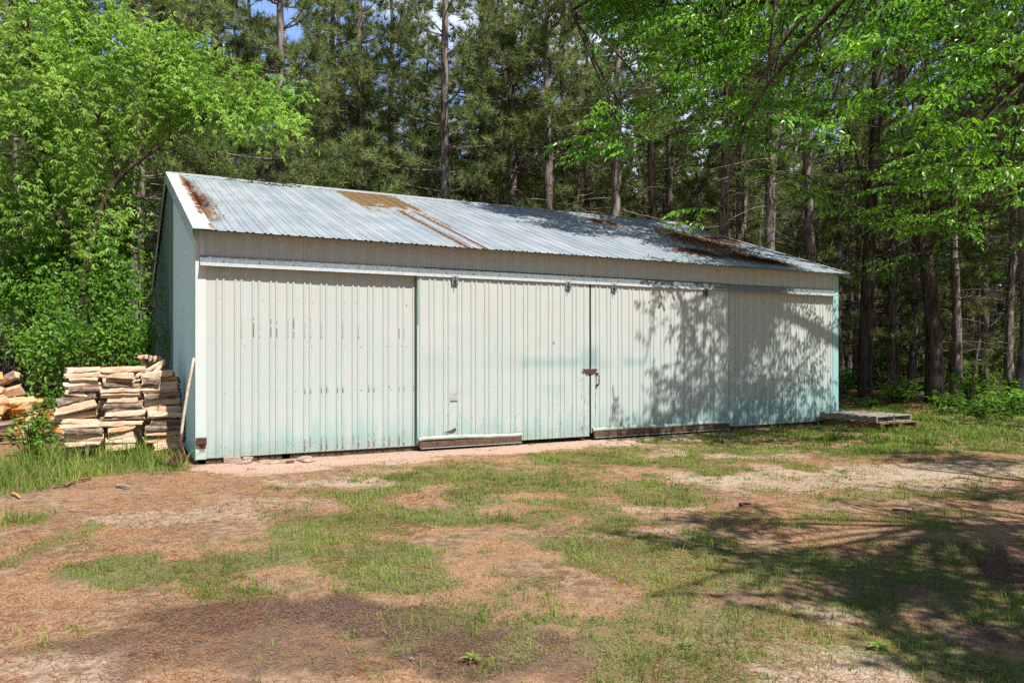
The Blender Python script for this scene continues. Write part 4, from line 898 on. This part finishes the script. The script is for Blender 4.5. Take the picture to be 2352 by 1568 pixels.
KEY = [(38, 18.5, 1, 'grey pine trunk behind the maple at the far left edge'), (304, 19, 0, 'stout pine trunk rising just left of the shed gable peak'), (428, 21.5, 2, 'pine trunk showing above the maple crown, left of a thinner pine'),
 (490, 22.5, 1, 'pine trunk above the maple crown, between two other pines'), (637, 21.5, 5, 'straight pine trunk standing at the right tip of the maple crown'), (742, 27, 0, 'slender pine in dense needles behind the rust streaked roof end'),
 (824, 25, 2, 'pine trunk half hidden in green boughs above the ochre roof patch'), (904, 27, 5, 'pine trunk with broken dead limbs right of the ochre roof patch'), (1038, 23, 0, 'thick pine trunk standing directly over the middle of the ridge'),
 (1109, 27, 3, 'pine trunk framed by open sky left of another bare trunk'), (1181, 24.5, 1, 'pine with a sunlit foot and bushy boughs behind the ridge'), (1256, 23.5, 3, 'bark plated pine trunk right of the bushy boughs'),
 (1314, 26, 2, 'leaning pine behind the tip of the overhanging leaves'), (1421, 23, 3, 'pale pine trunk with a knotted stub above the shaded ridge'), (1510, 27, 4, 'pine trunk left of the ridge end'), (1545, 31, 4, 'thin pine trunk just over the end of the ridge'),
 (1664, 24.5, 4, 'dark pine trunk beside a thinner bent one, above the rake'), (1702, 27.5, 3, 'thin bent pine trunk above the sloping rake'), (1765, 23, 4, 'large pine trunk with side limbs above the rake'), (1861, 25, 4, 'straight pine trunk above the right end of the roof'),
 (1931, 28, 3, 'pine trunk standing just right of the shed corner'), (1968, 33, 4, 'slim pine behind the dark broadleaf trunk'), (2049, 30, 4, 'dark leaning pine right of the dark broadleaf trunk'), (2094, 31, 3, 'pine with a sunlit pale trunk foot in the woods'),
 (2197, 26, 4, 'thin sunlit pine right of the forked tree'), (2258, 29, 3, 'pine in the shaded woods above bright undergrowth'), (2318, 27, 4, 'pine trunk catching light near the right edge'), (2347, 22, 3, 'dark pine trunk at the right edge of the photo')]
taken = []
for px, d, v, lab in KEY:
    p = at_depth(px, 800, d); pine(p[0], p[1], v, lab, 'pines behind the shed', sc=.84 if px > 1900 else 1., tilt=(RNG.uniform(-.012, .012), RNG.uniform(-.012, .012))); taken.append((p[0], p[1]))
d = 26.0
while d < 66:
    l = -.74 * d + RNG.uniform(0, 3)
    while l < .78 * d:
        p = CAM + FV * (d + RNG.uniform(-1.1, 1.1)) + RV * (l + RNG.uniform(-.9, .9)); l += 3.3 + (d - 26) * .035
        if min(math.hypot(p[0] - a, p[1] - b_) for a, b_ in taken) < 1.9: continue
        if p[1] < 12.3 and -3 < p[0] < 14.5: continue
        px = 1176 + FPX * ((p - CAM) @ RV) / ((p - CAM) @ FV)
        v = int(RNG.choice([2, 2, 3, 4, 1])) if px < 1350 else int(RNG.choice([3, 4, 4, 2, 1]))
        taken.append((p[0], p[1])); pine(p[0], p[1], v, 'straight slender pine crowded deep in the woods behind the shed', 'pines deep in the woods', sc=RNG.uniform(.86, 1.05))
    d += 3.1 + (d - 26) * .035
for q in range(20):
    px, d = RNG.uniform(1500, 2400), RNG.uniform(27, 46); p = at_depth(px, 800, d)
    if p[1] < 12 and p[0] < 15: continue
    pine(p[0], p[1], 6, 'young bushy pine growing low between the taller trunks', 'young pines in the woods', sc=RNG.uniform(.7, 1.25))
for x, y, v in ((24, -1.5, 4), (27, 3, 3), (22.5, -6, 3), (30, -3, 4)):
    pine(x, y, v, 'tall pine at the wood edge beyond the right border of the photo', 'pines beside the yard outside the photo')

# ------------------------------------------------------------------ broadleaf foliage
class Foliage:
    def __init__(s, seed): s.r = np.random.default_rng(seed); s.P = []; s.D = []; s.N = []; s.L = []; s.wood = Acc()
    def spray(s, tip, d, ln, lf=.105, side=True, sp=.05, base=None, rw=.012):
        "arching shoot ending at tip with side shoots in one flat layer and leaves hanging along them"
        r = s.r; d = unit(np.array(d, float)); sd_ = unit(np.cross(d, [0, 0, 1.])); t = np.linspace(0, 1, 8); up = np.array([0, 0, 1.])
        a, b = r.uniform(.05, .25), r.uniform(.22, .5)
        rel = d * (t * ln)[:, None] + up * (ln * (a * t - b * t * t))[:, None] + sd_ * (ln * r.uniform(-.12, .12) * np.sin(t * 3))[:, None]
        P = tip - rel[-1] + rel
        s.wood.tube(P, rw * (1 - .75 * t) + .002, 4)
        s.leafline(P, sd_, lf, sp)
        if side:
            for q, u in enumerate(np.arange(.12, .97, .13 / ln + .02)):
                p = np.array([np.interp(u, t, P[:, k]) for k in range(3)]); L = r.uniform(.22, .62) * (1.15 - .6 * u); sg = 1 if q % 2 else -1
                e = unit(d * r.uniform(.4, .9) + sd_ * sg * r.uniform(.5, 1.) + up * r.uniform(-.15, .12)); tt = np.linspace(0, 1, 5)
                Q = p + e * (tt * L)[:, None] + up * (-.28 * L * tt * tt)[:, None]
                s.wood.tube(Q, .004 * (1 - .6 * tt) + .0012, 3); s.leafline(Q, unit(np.cross(e, up)), lf * .92, sp)
        return P
    def leafline(s, P, sd_, lf, sp):
        r = s.r; seg = np.linalg.norm(np.diff(P, axis=0), axis=1).sum(); n = max(3, int(seg / sp)); u = np.linspace(.12, 1, n); t = np.linspace(0, 1, len(P))
        Q = np.stack([np.interp(u, t, P[:, k]) for k in range(3)], 1); T = unit(np.stack([np.interp(u, t, np.gradient(P[:, k])) for k in range(3)], 1))
        sg = np.where(np.arange(n) % 2, 1, -1)[:, None]; sg = sg.astype(float); sg[-1] = .1
        D = T * .55 + sd_ * sg * .85 + np.array([0, 0, 1.]) * r.uniform(-.75, -.05, n)[:, None] + .25 * r.normal(size=(n, 3))
        s.P.append(Q + .01 * r.normal(size=(n, 3))); s.D.append(D); s.N.append(np.array([0, 0, 1.]) + .45 * r.normal(size=(n, 3))); s.L.append(lf * r.uniform(.65, 1.15, n))
    def cluster(s, c, o, n=11, lf=.085, size=.32):
        "drooping bunch of compound leaves round c"
        r = s.r; o = unit(np.array(o, float)); A = c + o * r.uniform(-.5, .6, n)[:, None] * size + r.normal(size=(n, 3)) * size * .42
        dd = unit(o * .7 + r.normal(size=(n, 3)) * .75 + np.array([0, 0, -.15])); pet = r.uniform(.05, .12, n)[:, None]
        B = A + dd * pet + np.array([0, 0, -.02]); S = unit(np.cross(dd, [0, 0, 1.]))
        for k, (f, g, q) in enumerate(((1., 0, 1.1), (.5, .9, .95), (.5, -.9, .95), (.1, 1., .85), (.1, -1., .85))):
            D = dd * f + S * g + np.array([0, 0, -.75]) + .25 * r.normal(size=(n, 3))
            s.P.append(B - dd * (.028 * (k > 2))); s.D.append(D); s.N.append(np.array([0, 0, 1.]) + dd * .5 + .3 * r.normal(size=(n, 3))); s.L.append(lf * q * r.uniform(.75, 1.2, n))
    def build(s, parent, mat, wr=.42, bark_='dark_bark', cname='crown', droop=.15, tname=None):
        P = np.concatenate(s.P); D = np.concatenate(s.D); N = np.concatenate(s.N); L = np.concatenate(s.L)
        V, F = leaves(P, D, N, L, L * wr * s.r.uniform(.85, 1.15, len(L)), droop)
        # neighbouring leaves share a tint, with some scatter
        tint = np.clip(fbm(P[:, 0] * 1.6 + P[:, 2], P[:, 1] * 1.6 - P[:, 2] * 1.3, 8, 3) * 1.5 - .25 + s.r.normal(0, .22, len(P)), 0, .99); tint = np.where(s.r.random(len(P)) < .006, .999, tint)
        npobj(cname, V, F, M[mat], parent, attrs=dict(rnd=rep(tint, 6)))
        if tname and s.wood.V: npobj(tname, *s.wood.get(), M[bark_], parent, smooth=True)

def bez(pts, n=14):
    pts = np.array(pts, float); t = np.linspace(0, len(pts) - 1, n); i = np.arange(len(pts))
    out = np.stack([np.interp(t, i, pts[:, k]) for k in range(3)], 1)
    for _ in range(2): out[1:-1] = .25 * out[:-2] + .5 * out[1:-1] + .25 * out[2:]
    return out

def lobed_tree(name, label, seed, lobes, trunks, dens, mat, base, lf=.085, bark_='elder_bark', group=None, shell=.35, nclus=11, size=.32, wr=.36, cat='tree'):
    f = Foliage(seed); r = f.r; t = empty(name, tuple(base), 0, label, cat, group); b3 = np.array(base)
    tips = []
    for px, py, rx, ry, d in lobes:
        c = at_depth(px, py, d); a = rx * d / FPX; h = ry * d / FPX; n = int(dens * a * h * 1.0) + 2
        for q in range(n):
            u = unit(r.normal(size=3)); k = (shell + (1 - shell) * r.random() ** .6) * (1.25 if r.random() < .14 else 1)
            o = RV * u[0] * a + FV * u[1] * (a + h) * .45 + np.array([0, 0, u[2] * h]); p = c + o * k
            f.cluster(p - b3, o + np.array([0, 0, .25]) * a, nclus, lf, size); tips.append((p, o))
    for pts, r0, r1 in trunks:
        P = bez([at_depth(*q) for q in pts]) - b3; f.wood.tube(P, np.linspace(r0, r1, len(P)), 8)
    # thin limbs running out to some of the leaf bunches
    skel = np.concatenate([bez([at_depth(*q) for q in pts], 20)[6:] for pts, _, _ in trunks])
    for k in range(0, len(tips), 7):
        p, o = tips[k]; q = skel[np.argmin(np.linalg.norm(skel - p, axis=1) + .25 * r.random(len(skel)))]
        if np.linalg.norm(q - p) < 3.2: f.wood.tube(bez([q, (q + p) / 2 + np.array([0, 0, .12]) + .1 * r.normal(size=3), p], 7) - b3, np.linspace(.016, .004, 7), 4)
    f.build(t, mat, wr, bark_, tname='trunk'); return t
bp = ground(150, 985)
lobed_tree('boxelder_tree', 'bright green maple with hanging leaves and a forked trunk, left of the shed', 21,
  [(90, 50, 115, 95, 14.6), (200, 95, 115, 85, 15), (330, 115, 105, 62, 15), (55, 190, 120, 110, 14.2), (180, 220, 140, 105, 14.6), (330, 205, 130, 85, 15), (450, 195, 95, 70, 15.2), (540, 225, 85, 52, 15.2), (620, 235, 60, 42, 15.2), (600, 285, 75, 38, 15), (505, 280, 75, 40, 15), (410, 265, 80, 50, 15.4), (75, 320, 130, 95, 14.2), (200, 340, 120, 80, 15.2), (310, 310, 80, 45, 15.6), (60, 440, 120, 95, 14.2), (190, 480, 130, 75, 15.4), (655, 300, 28, 26, 15), (238, 515, 36, 30, 14.0), (212, 600, 48, 42, 13.9), (250, 45, 45, 35, 14.8), (672, 215, 26, 16, 15.1), (575, 185, 45, 20, 15), (455, 130, 45, 26, 15.2), (380, 90, 40, 26, 15), (20, 120, 50, 50, 13.9)],
  [([(150, 985, 14.6), (190, 600, 14.7), (232, 470, 14.8), (268, 402, 14.8), (355, 345, 14.9), (440, 288, 15), (560, 250, 15)], .078, .015), ([(268, 402, 14.8), (252, 330, 14.8), (225, 265, 14.7), (200, 215, 14.7), (190, 110, 14.8)], .045, .012), ([(330, 362, 14.9), (325, 300, 15), (345, 200, 15)], .035, .01), ([(190, 600, 14.7), (110, 450, 14.4), (60, 300, 14.3), (70, 120, 14.4)], .06, .012)],
  70, 'elder_leaf', bp, .104, shell=.6, group=None)
bp = ground(30, 975)
lobed_tree('boxelder_tree', 'leafy young maple filling the left edge below the bright one', 22,
  [(40, 540, 110, 90, 14.6), (150, 590, 120, 70, 15.4), (250, 560, 80, 65, 15.8), (20, 640, 90, 70, 14.4), (290, 480, 50, 40, 16), (110, 660, 110, 60, 14.9), (230, 640, 70, 60, 15.2)],
  [([(30, 975, 15), (60, 700, 15), (120, 560, 15.2), (180, 480, 15.4)], .07, .02)], 75, 'shrub_leaf', bp, .10, wr=.44)
def shrub(label, seed, lobes, base, dens=150, mat='shrub_leaf', lf=.076, stems=7):
    f = Foliage(seed); r = f.r; bpt = ground(*base); t = empty('leafy_shrub', tuple(bpt), 0, label, 'shrub', 'shrubs behind the woodpile')
    for px, py, rx, ry, d in lobes:
        c = at_depth(px, py, d); a = rx * d / FPX; h = ry * d / FPX
        for q in range(int(dens * a * h) + 2):
            u = unit(r.normal(size=3)); k = .4 + .6 * r.random() ** .6; o = RV * u[0] * a + FV * u[1] * (a + h) * .4 + np.array([0, 0, u[2] * h]); p = c + o * k
            if p[0] > -.12 and p[1] > -.1: p[0] = -.12 - .1 * r.random()
            if p[2] < .1: continue
            m = 16; A = p + r.normal(size=(m, 3)) * .15; A[:, 0] = np.where((A[:, 0] > -.09) & (A[:, 1] > -.1), -.09, A[:, 0])
            f.P.append(A - bpt); f.D.append(unit(o) * .6 + r.normal(size=(m, 3)) + np.array([0, 0, -.25])); f.N.append(np.array([0, 0, 1.]) + unit(o) * .7 + .4 * r.normal(size=(m, 3))); f.L.append(lf * r.uniform(.7, 1.25, m))
        for q in range(stems):
            e = c + (RV * r.uniform(-.7, .7) * a + np.array([0, 0, r.uniform(-.2, .8) * h])); f.wood.tube(bez([bpt + RV * r.uniform(-.2, .2), (bpt + e) / 2 + .2 * r.normal(size=3), e], 8) - bpt, np.linspace(.018, .004, 8), 4)
    f.build(t, mat, .62, 'elder_bark', 'foliage', .1, 'stem')
shrub('round leaved bright shrub against the gable wall above the woodpile', 31, [(305, 720, 52, 85, 14.1), (270, 800, 85, 60, 13.9), (330, 640, 30, 55, 14.8), (320, 790, 50, 60, 14.0)], (290, 975))
shrub('sunlit leafy shrub left of the woodpile top', 32, [(180, 700, 95, 85, 14.0), (120, 800, 90, 75, 13.8), (200, 790, 80, 60, 13.8)], (170, 978))
shrub('low shrub spreading between the loose logs and the woodpile', 33, [(108, 865, 42, 50, 13.8), (85, 790, 45, 45, 14.2), (122, 915, 30, 25, 13.2)], (100, 985))
shrub('dark shrub at the left edge above the loose logs', 34, [(15, 730, 60, 80, 14.6), (30, 660, 80, 60, 15.0)], (10, 972))
def plant(px, py, w_, h_, n, label, seed, mat='woods_leaf', lf=.10, d=None, group='understory plants in the woods', name='understory_plant', cat='plant', wr=.5):
    f = Foliage(seed); r = f.r; g = ground(px, py) if d is None else at_depth(px, 806 + CH * FPX / d, d); t = empty(name, tuple(g), 0, label, cat, group)
    for q in range(n):
        a = r.uniform(0, 6.28); rr = w_ / 2 * math.sqrt(r.random()); e = np.array([rr * math.cos(a), rr * math.sin(a), h_ * r.uniform(.35, 1.) * (1 - .35 * rr / w_ * 2)])
        P = bez([np.array([rr * .25 * math.cos(a), rr * .25 * math.sin(a), 0]), e * np.array([.6, .6, .75]), e], 6); f.wood.tube(P, np.linspace(.006, .002, 6), 3)
        m = int(r.integers(6, 12)); u = r.uniform(.3, 1, m); A = np.stack([np.interp(u, np.linspace(0, 1, 6), P[:, k]) for k in range(3)], 1); an = r.uniform(0, 6.28, m)
        f.P.append(A); f.D.append(np.stack([np.cos(an), np.sin(an), r.uniform(-.35, .35, m)], 1)); f.N.append(np.array([0, 0, 1.]) + .3 * r.normal(size=(m, 3))); f.L.append(lf * r.uniform(.6, 1.2, m))
    f.build(t, mat, wr, 'elder_bark', 'foliage', .2, 'stem'); return t
plant(75, 1045, .85, .9, 60, 'reddish tipped green plant in front of the loose logs', 41, 'shrub_leaf', .085, group=None)
plant(115, 1062, .5, .5, 14, 'small weedy plant in tall grass by the woodpile', 42, 'shrub_leaf', .07, group=None)
WP = [(1942, 903, 1.1, 1.5, 52, 'bushy bright plant just right of the shed corner'), (2060, 925, 1.4, .95, 60, 'low bright bush between two dark trunks'), (2110, 905, 1.0, .65, 32, 'small fern like plant left of the forked tree'), (2225, 915, 1.9, 1.25, 80, 'wide leafy plant right of the forked tree'),
      (2265, 890, 1.7, 1.2, 64, 'tall pale leaved plant above the wide one'), (2320, 950, 1.8, 1.0, 90, 'sunlit yellow green bush at the right edge'), (2200, 950, 1.3, .7, 44, 'low leafy clump at the foot of the forked tree'), (2340, 905, 1.5, 1.1, 50, 'dark leafy bush at the right edge behind the sunlit one'),
      (2270, 965, 1.3, .6, 44, 'low clump of leaves left of the sunlit bush'), (1990, 935, .9, .45, 18, 'low green plant at the foot of the dark trunk'), (2030, 890, .7, .6, 14, 'leafy sprig right of the boulder'), (2160, 940, .8, .6, 20, 'leafy shoots around the forked tree base')]
for q, (px, py, a, h, n, lab) in enumerate(WP): plant(px, py, a, h, n, lab, 50 + q, 'shrub_leaf' if q in (0, 1, 3, 4, 5) else 'woods_leaf', .12)
for q in range(44):
    px = RNG.uniform(1300, 2380) if q < 16 else RNG.uniform(1930, 2400) if q < 36 else RNG.uniform(350, 1300); d = RNG.uniform(29, 48)
    plant(px, 0, RNG.uniform(1.2, 2.6), RNG.uniform(1.5, 5.5), int(RNG.integers(20, 40)), 'thin leafy sapling growing among the pine trunks', 80 + q, 'shrub_leaf' if q % 2 else 'woods_leaf', .17, d, 'saplings among the pines', 'sapling', 'sapling')  # every second sapling gets brighter leaf colour to read as sunlit

def sprays_tree(name, label, seed, base, wood, groups, lf, mat='cherry_leaf', toward=None, blobs=(), sp=.05):
    f = Foliage(seed); r = f.r; b3 = np.array(base, float); t = empty(name, tuple(base), 0, label, 'tree'); roots = []
    for pts, r0, r1 in wood:
        P = bez(pts, 16); f.wood.tube(P - b3, np.linspace(r0, r1, 16), 10); roots.append(P[3:])
    roots = np.concatenate(roots)
    def one(tip, d, ln):
        P = f.spray(tip - b3, d, ln, lf * r.uniform(.85, 1.1), sp=sp) + b3
        return P[0]
    starts = []
    for (x0, x1, y0, y1, d0, d1, n, ln) in groups:
        for q in range(n):
            tip = at_depth(r.uniform(x0, x1), r.uniform(y0, y1), r.uniform(d0, d1)); away = tip - (toward if toward is not None else b3); away[2] = 0; away = unit(away)
            d = away + .75 * r.normal(size=3) * np.array([1, 1, .25]); starts.append(one(tip, d, ln * r.uniform(.7, 1.2)))
    for (c, rad, n, ln) in blobs:
        for q in range(n):
            u = unit(r.normal(size=3)) * (.35 + .65 * r.random() ** .5) * np.array(rad); d = u * np.array([1, 1, .4]) + .3 * r.normal(size=3) * max(rad) ; starts.append(one(np.array(c) + u, d, ln * r.uniform(.7, 1.2)))
    for k, p in enumerate(starts):
        if k % 3: continue
        q = roots[np.argmin(np.linalg.norm(roots - p, axis=1) + .6 * r.random(len(roots)))]; L = np.linalg.norm(q - p)
        if L < 5: f.wood.tube(bez([q, (q * .5 + p * .5) + np.array([0, 0, .06 * L]) + .06 * L * r.normal(size=3), p], 8) - b3, np.linspace(.012 + .008 * L, .010, 8), 5)
    f.build(t, mat, .46, 'dark_bark', 'crown', .16, 'trunk'); return t
def clumps(c, rad, n, k, size, seed):
    r = np.random.default_rng(seed); out = []
    for q in range(n):
        u = unit(r.normal(size=3)) * r.random() ** .4 * np.array(rad); out.append((tuple(np.array(c) + u), (size, size, size * .6), k, 1.25))
    return out
# overhanging tree whose trunk stands just outside the right edge
B = (15.6, -4.2, 0)
sprays_tree('broadleaf_tree', 'broadleaf tree with arching sunlit sprays hanging over the shed from the upper right', 61, B,
  [([(15.6, -4.2, -.2), (15.5, -4.2, 3), (15.0, -3.9, 6.5), (14.2, -3.3, 10)], .24, .10), ([(15.3, -4.0, 4.6), (13.6, -2.6, 7.0), (11.2, -1.2, 8.6), (8.6, .6, 9.2), (6.8, 1.5, 8.0)], .13, .025), ([(15.0, -3.9, 6.2), (12.6, -3.9, 7.4), (10.2, -3.7, 7.8), (8.8, -3.4, 7.0)], .11, .02), ([(13.4, -2.6, 7.1), (11.5, 1.0, 9.0), (10.2, 3.5, 9.6)], .08, .02), ([(15.2, -4, 5.0), (14.2, -4.4, 6.2), (12.6, -4.6, 6.6), (11.2, -4.5, 5.8)], .08, .015)],
  [(1225, 1400, 290, 385, 14.4, 15.2, 7, 1.6), (1400, 1640, 110, 330, 14.2, 16.5, 30, 1.6), (1370, 1760, -50, 130, 14, 17, 30, 1.7), (1560, 1860, 220, 400, 14, 17, 24, 1.6), (1890, 2290, 60, 330, 9.8, 11.4, 40, 1.5), (2000, 2400, 280, 500, 10.4, 12.8, 28, 1.5), (1780, 2050, -60, 150, 11.4, 14, 20, 1.5), (2050, 2420, -60, 100, 10, 12, 18, 1.5), (1495, 1545, 500, 522, 13.2, 13.5, 2, .9), (1860, 1990, 470, 520, 13.2, 14.5, 3, 1.2), (1960, 2380, 400, 560, 12.5, 16, 18, 1.4)],
  .125, toward=np.array([15.6, -4.2, 6.0]), blobs=clumps((10.9, -3.5, 8.6), (1.5, 1.9, 1.6), 9, 16, .85, 5) + clumps((14.6, -3.2, 8.8), (1.1, 1.8, 1.5), 5, 15, .9, 11) + clumps((10.5, 1.2, 9.1), (4.0, 2.9, 1.2), 20, 15, 1.1, 6))
# tree that shades the right foreground, beside the camera
sprays_tree('broadleaf_tree', 'broadleaf tree beside the camera that shades the right foreground', 62, (9.2, -11.8, 0),
  [([(9.2, -11.8, -.2), (9.0, -11.8, 3), (7.8, -11.5, 5.2), (6.2, -11.3, 6.4)], .2, .05), ([(9.0, -11.8, 3.2), (9.4, -11.0, 6), (9.2, -10.2, 8)], .14, .04)],
  [], .13, blobs=clumps((6.6, -11.0, 5.4), (2.8, 1.9, 1.2), 8, 7, .7, 7) + clumps((9.6, -10.4, 6.8), (2.6, 2.4, 2.0), 5, 8, .9, 8) + clumps((4.6, -10.9, 4.8), (1.9, 1.5, .6), 7, 7, .5, 9) + clumps((4.0, -11.9, 4.4), (1.4, .4, .3), 4, 8, .42, 10), sp=.07)
sprays_tree('broadleaf_tree', 'added broadleaf tree, unseen beyond the right border, whose crown shades the wood edge', 65, (25.5, -5.5, 0),
  [([(25.5, -5.5, -.2), (25.3, -5.2, 4), (24.5, -4.0, 8.5), (23.5, -3, 11)], .25, .06), ([(25.2, -5, 6), (22, -4.0, 9.5), (19.5, -3, 10.5)], .12, .03)],
  [], .22, 'woods_leaf', blobs=[((22.5, -2.5, 11.0), (5.0, 4.0, 2.6), 95, 2.2), ((18.5, -3.0, 9.6), (2.6, 2.6, 1.6), 50, 2.0), ((25, 2.5, 12), (4, 4, 2.4), 45, 2.2)], sp=.11)  # unseen tree added to deepen the shade on the wood edge
pa = at_depth(1986, 911, 24.5); pa[2] = 0
q = lambda px, py, d: at_depth(px, py, d)
sprays_tree('broadleaf_tree', 'tall broadleaf tree with one thick dark trunk right of the shed', 63, tuple(pa),
  [([pa - [0, 0, .2], q(1990, 700, 24.5), q(2000, 500, 24.5), q(2012, 270, 24.5), q(2015, 20, 24.5), q(2020, -200, 24.5)], .23, .09), ([q(2002, 480, 24.5), q(1950, 300, 23.5), q(1900, 180, 22.5)], .06, .015), ([q(2010, 300, 24.5), q(2080, 180, 24), q(2150, 60, 23)], .07, .015)],
  [(1820, 2200, 60, 420, 20, 25, 34, 1.9), (1780, 2250, -120, 100, 20, 26, 26, 2.0), (1880, 2120, 400, 520, 21, 25, 8, 1.5)], .13, 'woods_leaf', sp=.07)
pb = at_depth(2146, 925, 22.0); pb[2] = 0
sprays_tree('broadleaf_tree', 'forked broadleaf tree with two dark stems joining above the undergrowth', 64, tuple(pb),
  [([pb - [0, 0, .2], q(2146, 800, 22), q(2138, 660, 22), q(2118, 560, 22), q(2092, 420, 22), q(2070, 200, 22), q(2060, -100, 22)], .26, .08), ([q(2140, 680, 22), q(2132, 600, 22), q(2124, 480, 22), q(2118, 330, 22), q(2130, 100, 22)], .17, .06), ([q(2120, 420, 22), q(2200, 300, 21.5), q(2290, 200, 21)], .06, .015)],
  [(2020, 2420, 120, 520, 18, 23, 44, 1.9), (2000, 2450, -100, 120, 18, 23, 26, 2.0), (2230, 2400, 480, 640, 19, 23, 8, 1.4), (1950, 2420, 500, 680, 18, 23, 16, 1.5)], .13, 'woods_leaf', sp=.07)

# ------------------------------------------------------------------ low cover and the wood far behind
n = 26000; d = np.sqrt(RNG.uniform(17 ** 2, 46 ** 2, n)); l = RNG.uniform(-.75, .78, n) * d; X = CX + FV[0] * d + RV[0] * l; Y = CY + FV[1] * d + RV[1] * l
k = (wood_mask(X, Y) > .25) & (fbm(X * .7, Y * .7, 61) > .50) & ~((X > -.4) & (X < 12.8) & (Y < 10.6)); X = X[k]; Y = Y[k]; n = len(X)
an = RNG.uniform(0, 6.28, n); V, Fx = leaves(np.stack([X, Y, RNG.uniform(.03, .38, n)], 1), np.stack([np.cos(an), np.sin(an), RNG.uniform(-.2, .3, n)], 1), np.array([0, 0, 1.]) + .3 * RNG.normal(size=(n, 3)), RNG.uniform(.07, .17, n), RNG.uniform(.04, .09, n))
o = npobj('ground_cover', V, Fx, M['woods_leaf'], attrs=dict(rnd=rep(RNG.random(n), 6))); tag(o, 'low leafy ground cover on the shaded forest floor', 'ground cover', kind='stuff')
n = 120000; d = RNG.uniform(56, 82, n); l = RNG.uniform(-.8, .82, n) * d; z = RNG.uniform(0, 1, n) ** 1.9 * (15 + 4 * fbm(l * .25, d * .2, 5)); P = CAM + FV * d[:, None] + RV * l[:, None]; P[:, 2] = z
V, Fx = leaves(P, RNG.normal(size=(n, 3)), RNG.normal(size=(n, 3)), RNG.uniform(.4, 1.1, n), RNG.uniform(.18, .5, n))
o = npobj('distant_woods', V, Fx, M['far_leaf'], attrs=dict(rnd=rep(RNG.random(n), 6))); tag(o, 'dense dark forest closing the view far behind the pine trunks', 'woods', kind='stuff')
n = 30000; d = np.sqrt(RNG.uniform(13 ** 2, 40 ** 2, n)); l = RNG.uniform(-.75, .78, n) * d; X = CX + FV[0] * d + RV[0] * l; Y = CY + FV[1] * d + RV[1] * l
k = (wood_mask(X, Y) > .3) & ~((X > -.4) & (X < 12.8) & (Y < 10.6)); X = X[k]; Y = Y[k]
V, Fx = slivers(X, Y, relief(X, Y) + .015, RNG.uniform(.08, .2, len(X)), np.full(len(X), .03), .2)
o = npobj('leaf_litter', V, Fx, M['litter'], attrs=dict(rnd=rep(RNG.random(len(X)), 4))); tag(o, 'rusty brown leaf litter on the forest floor', 'leaf litter', kind='stuff')
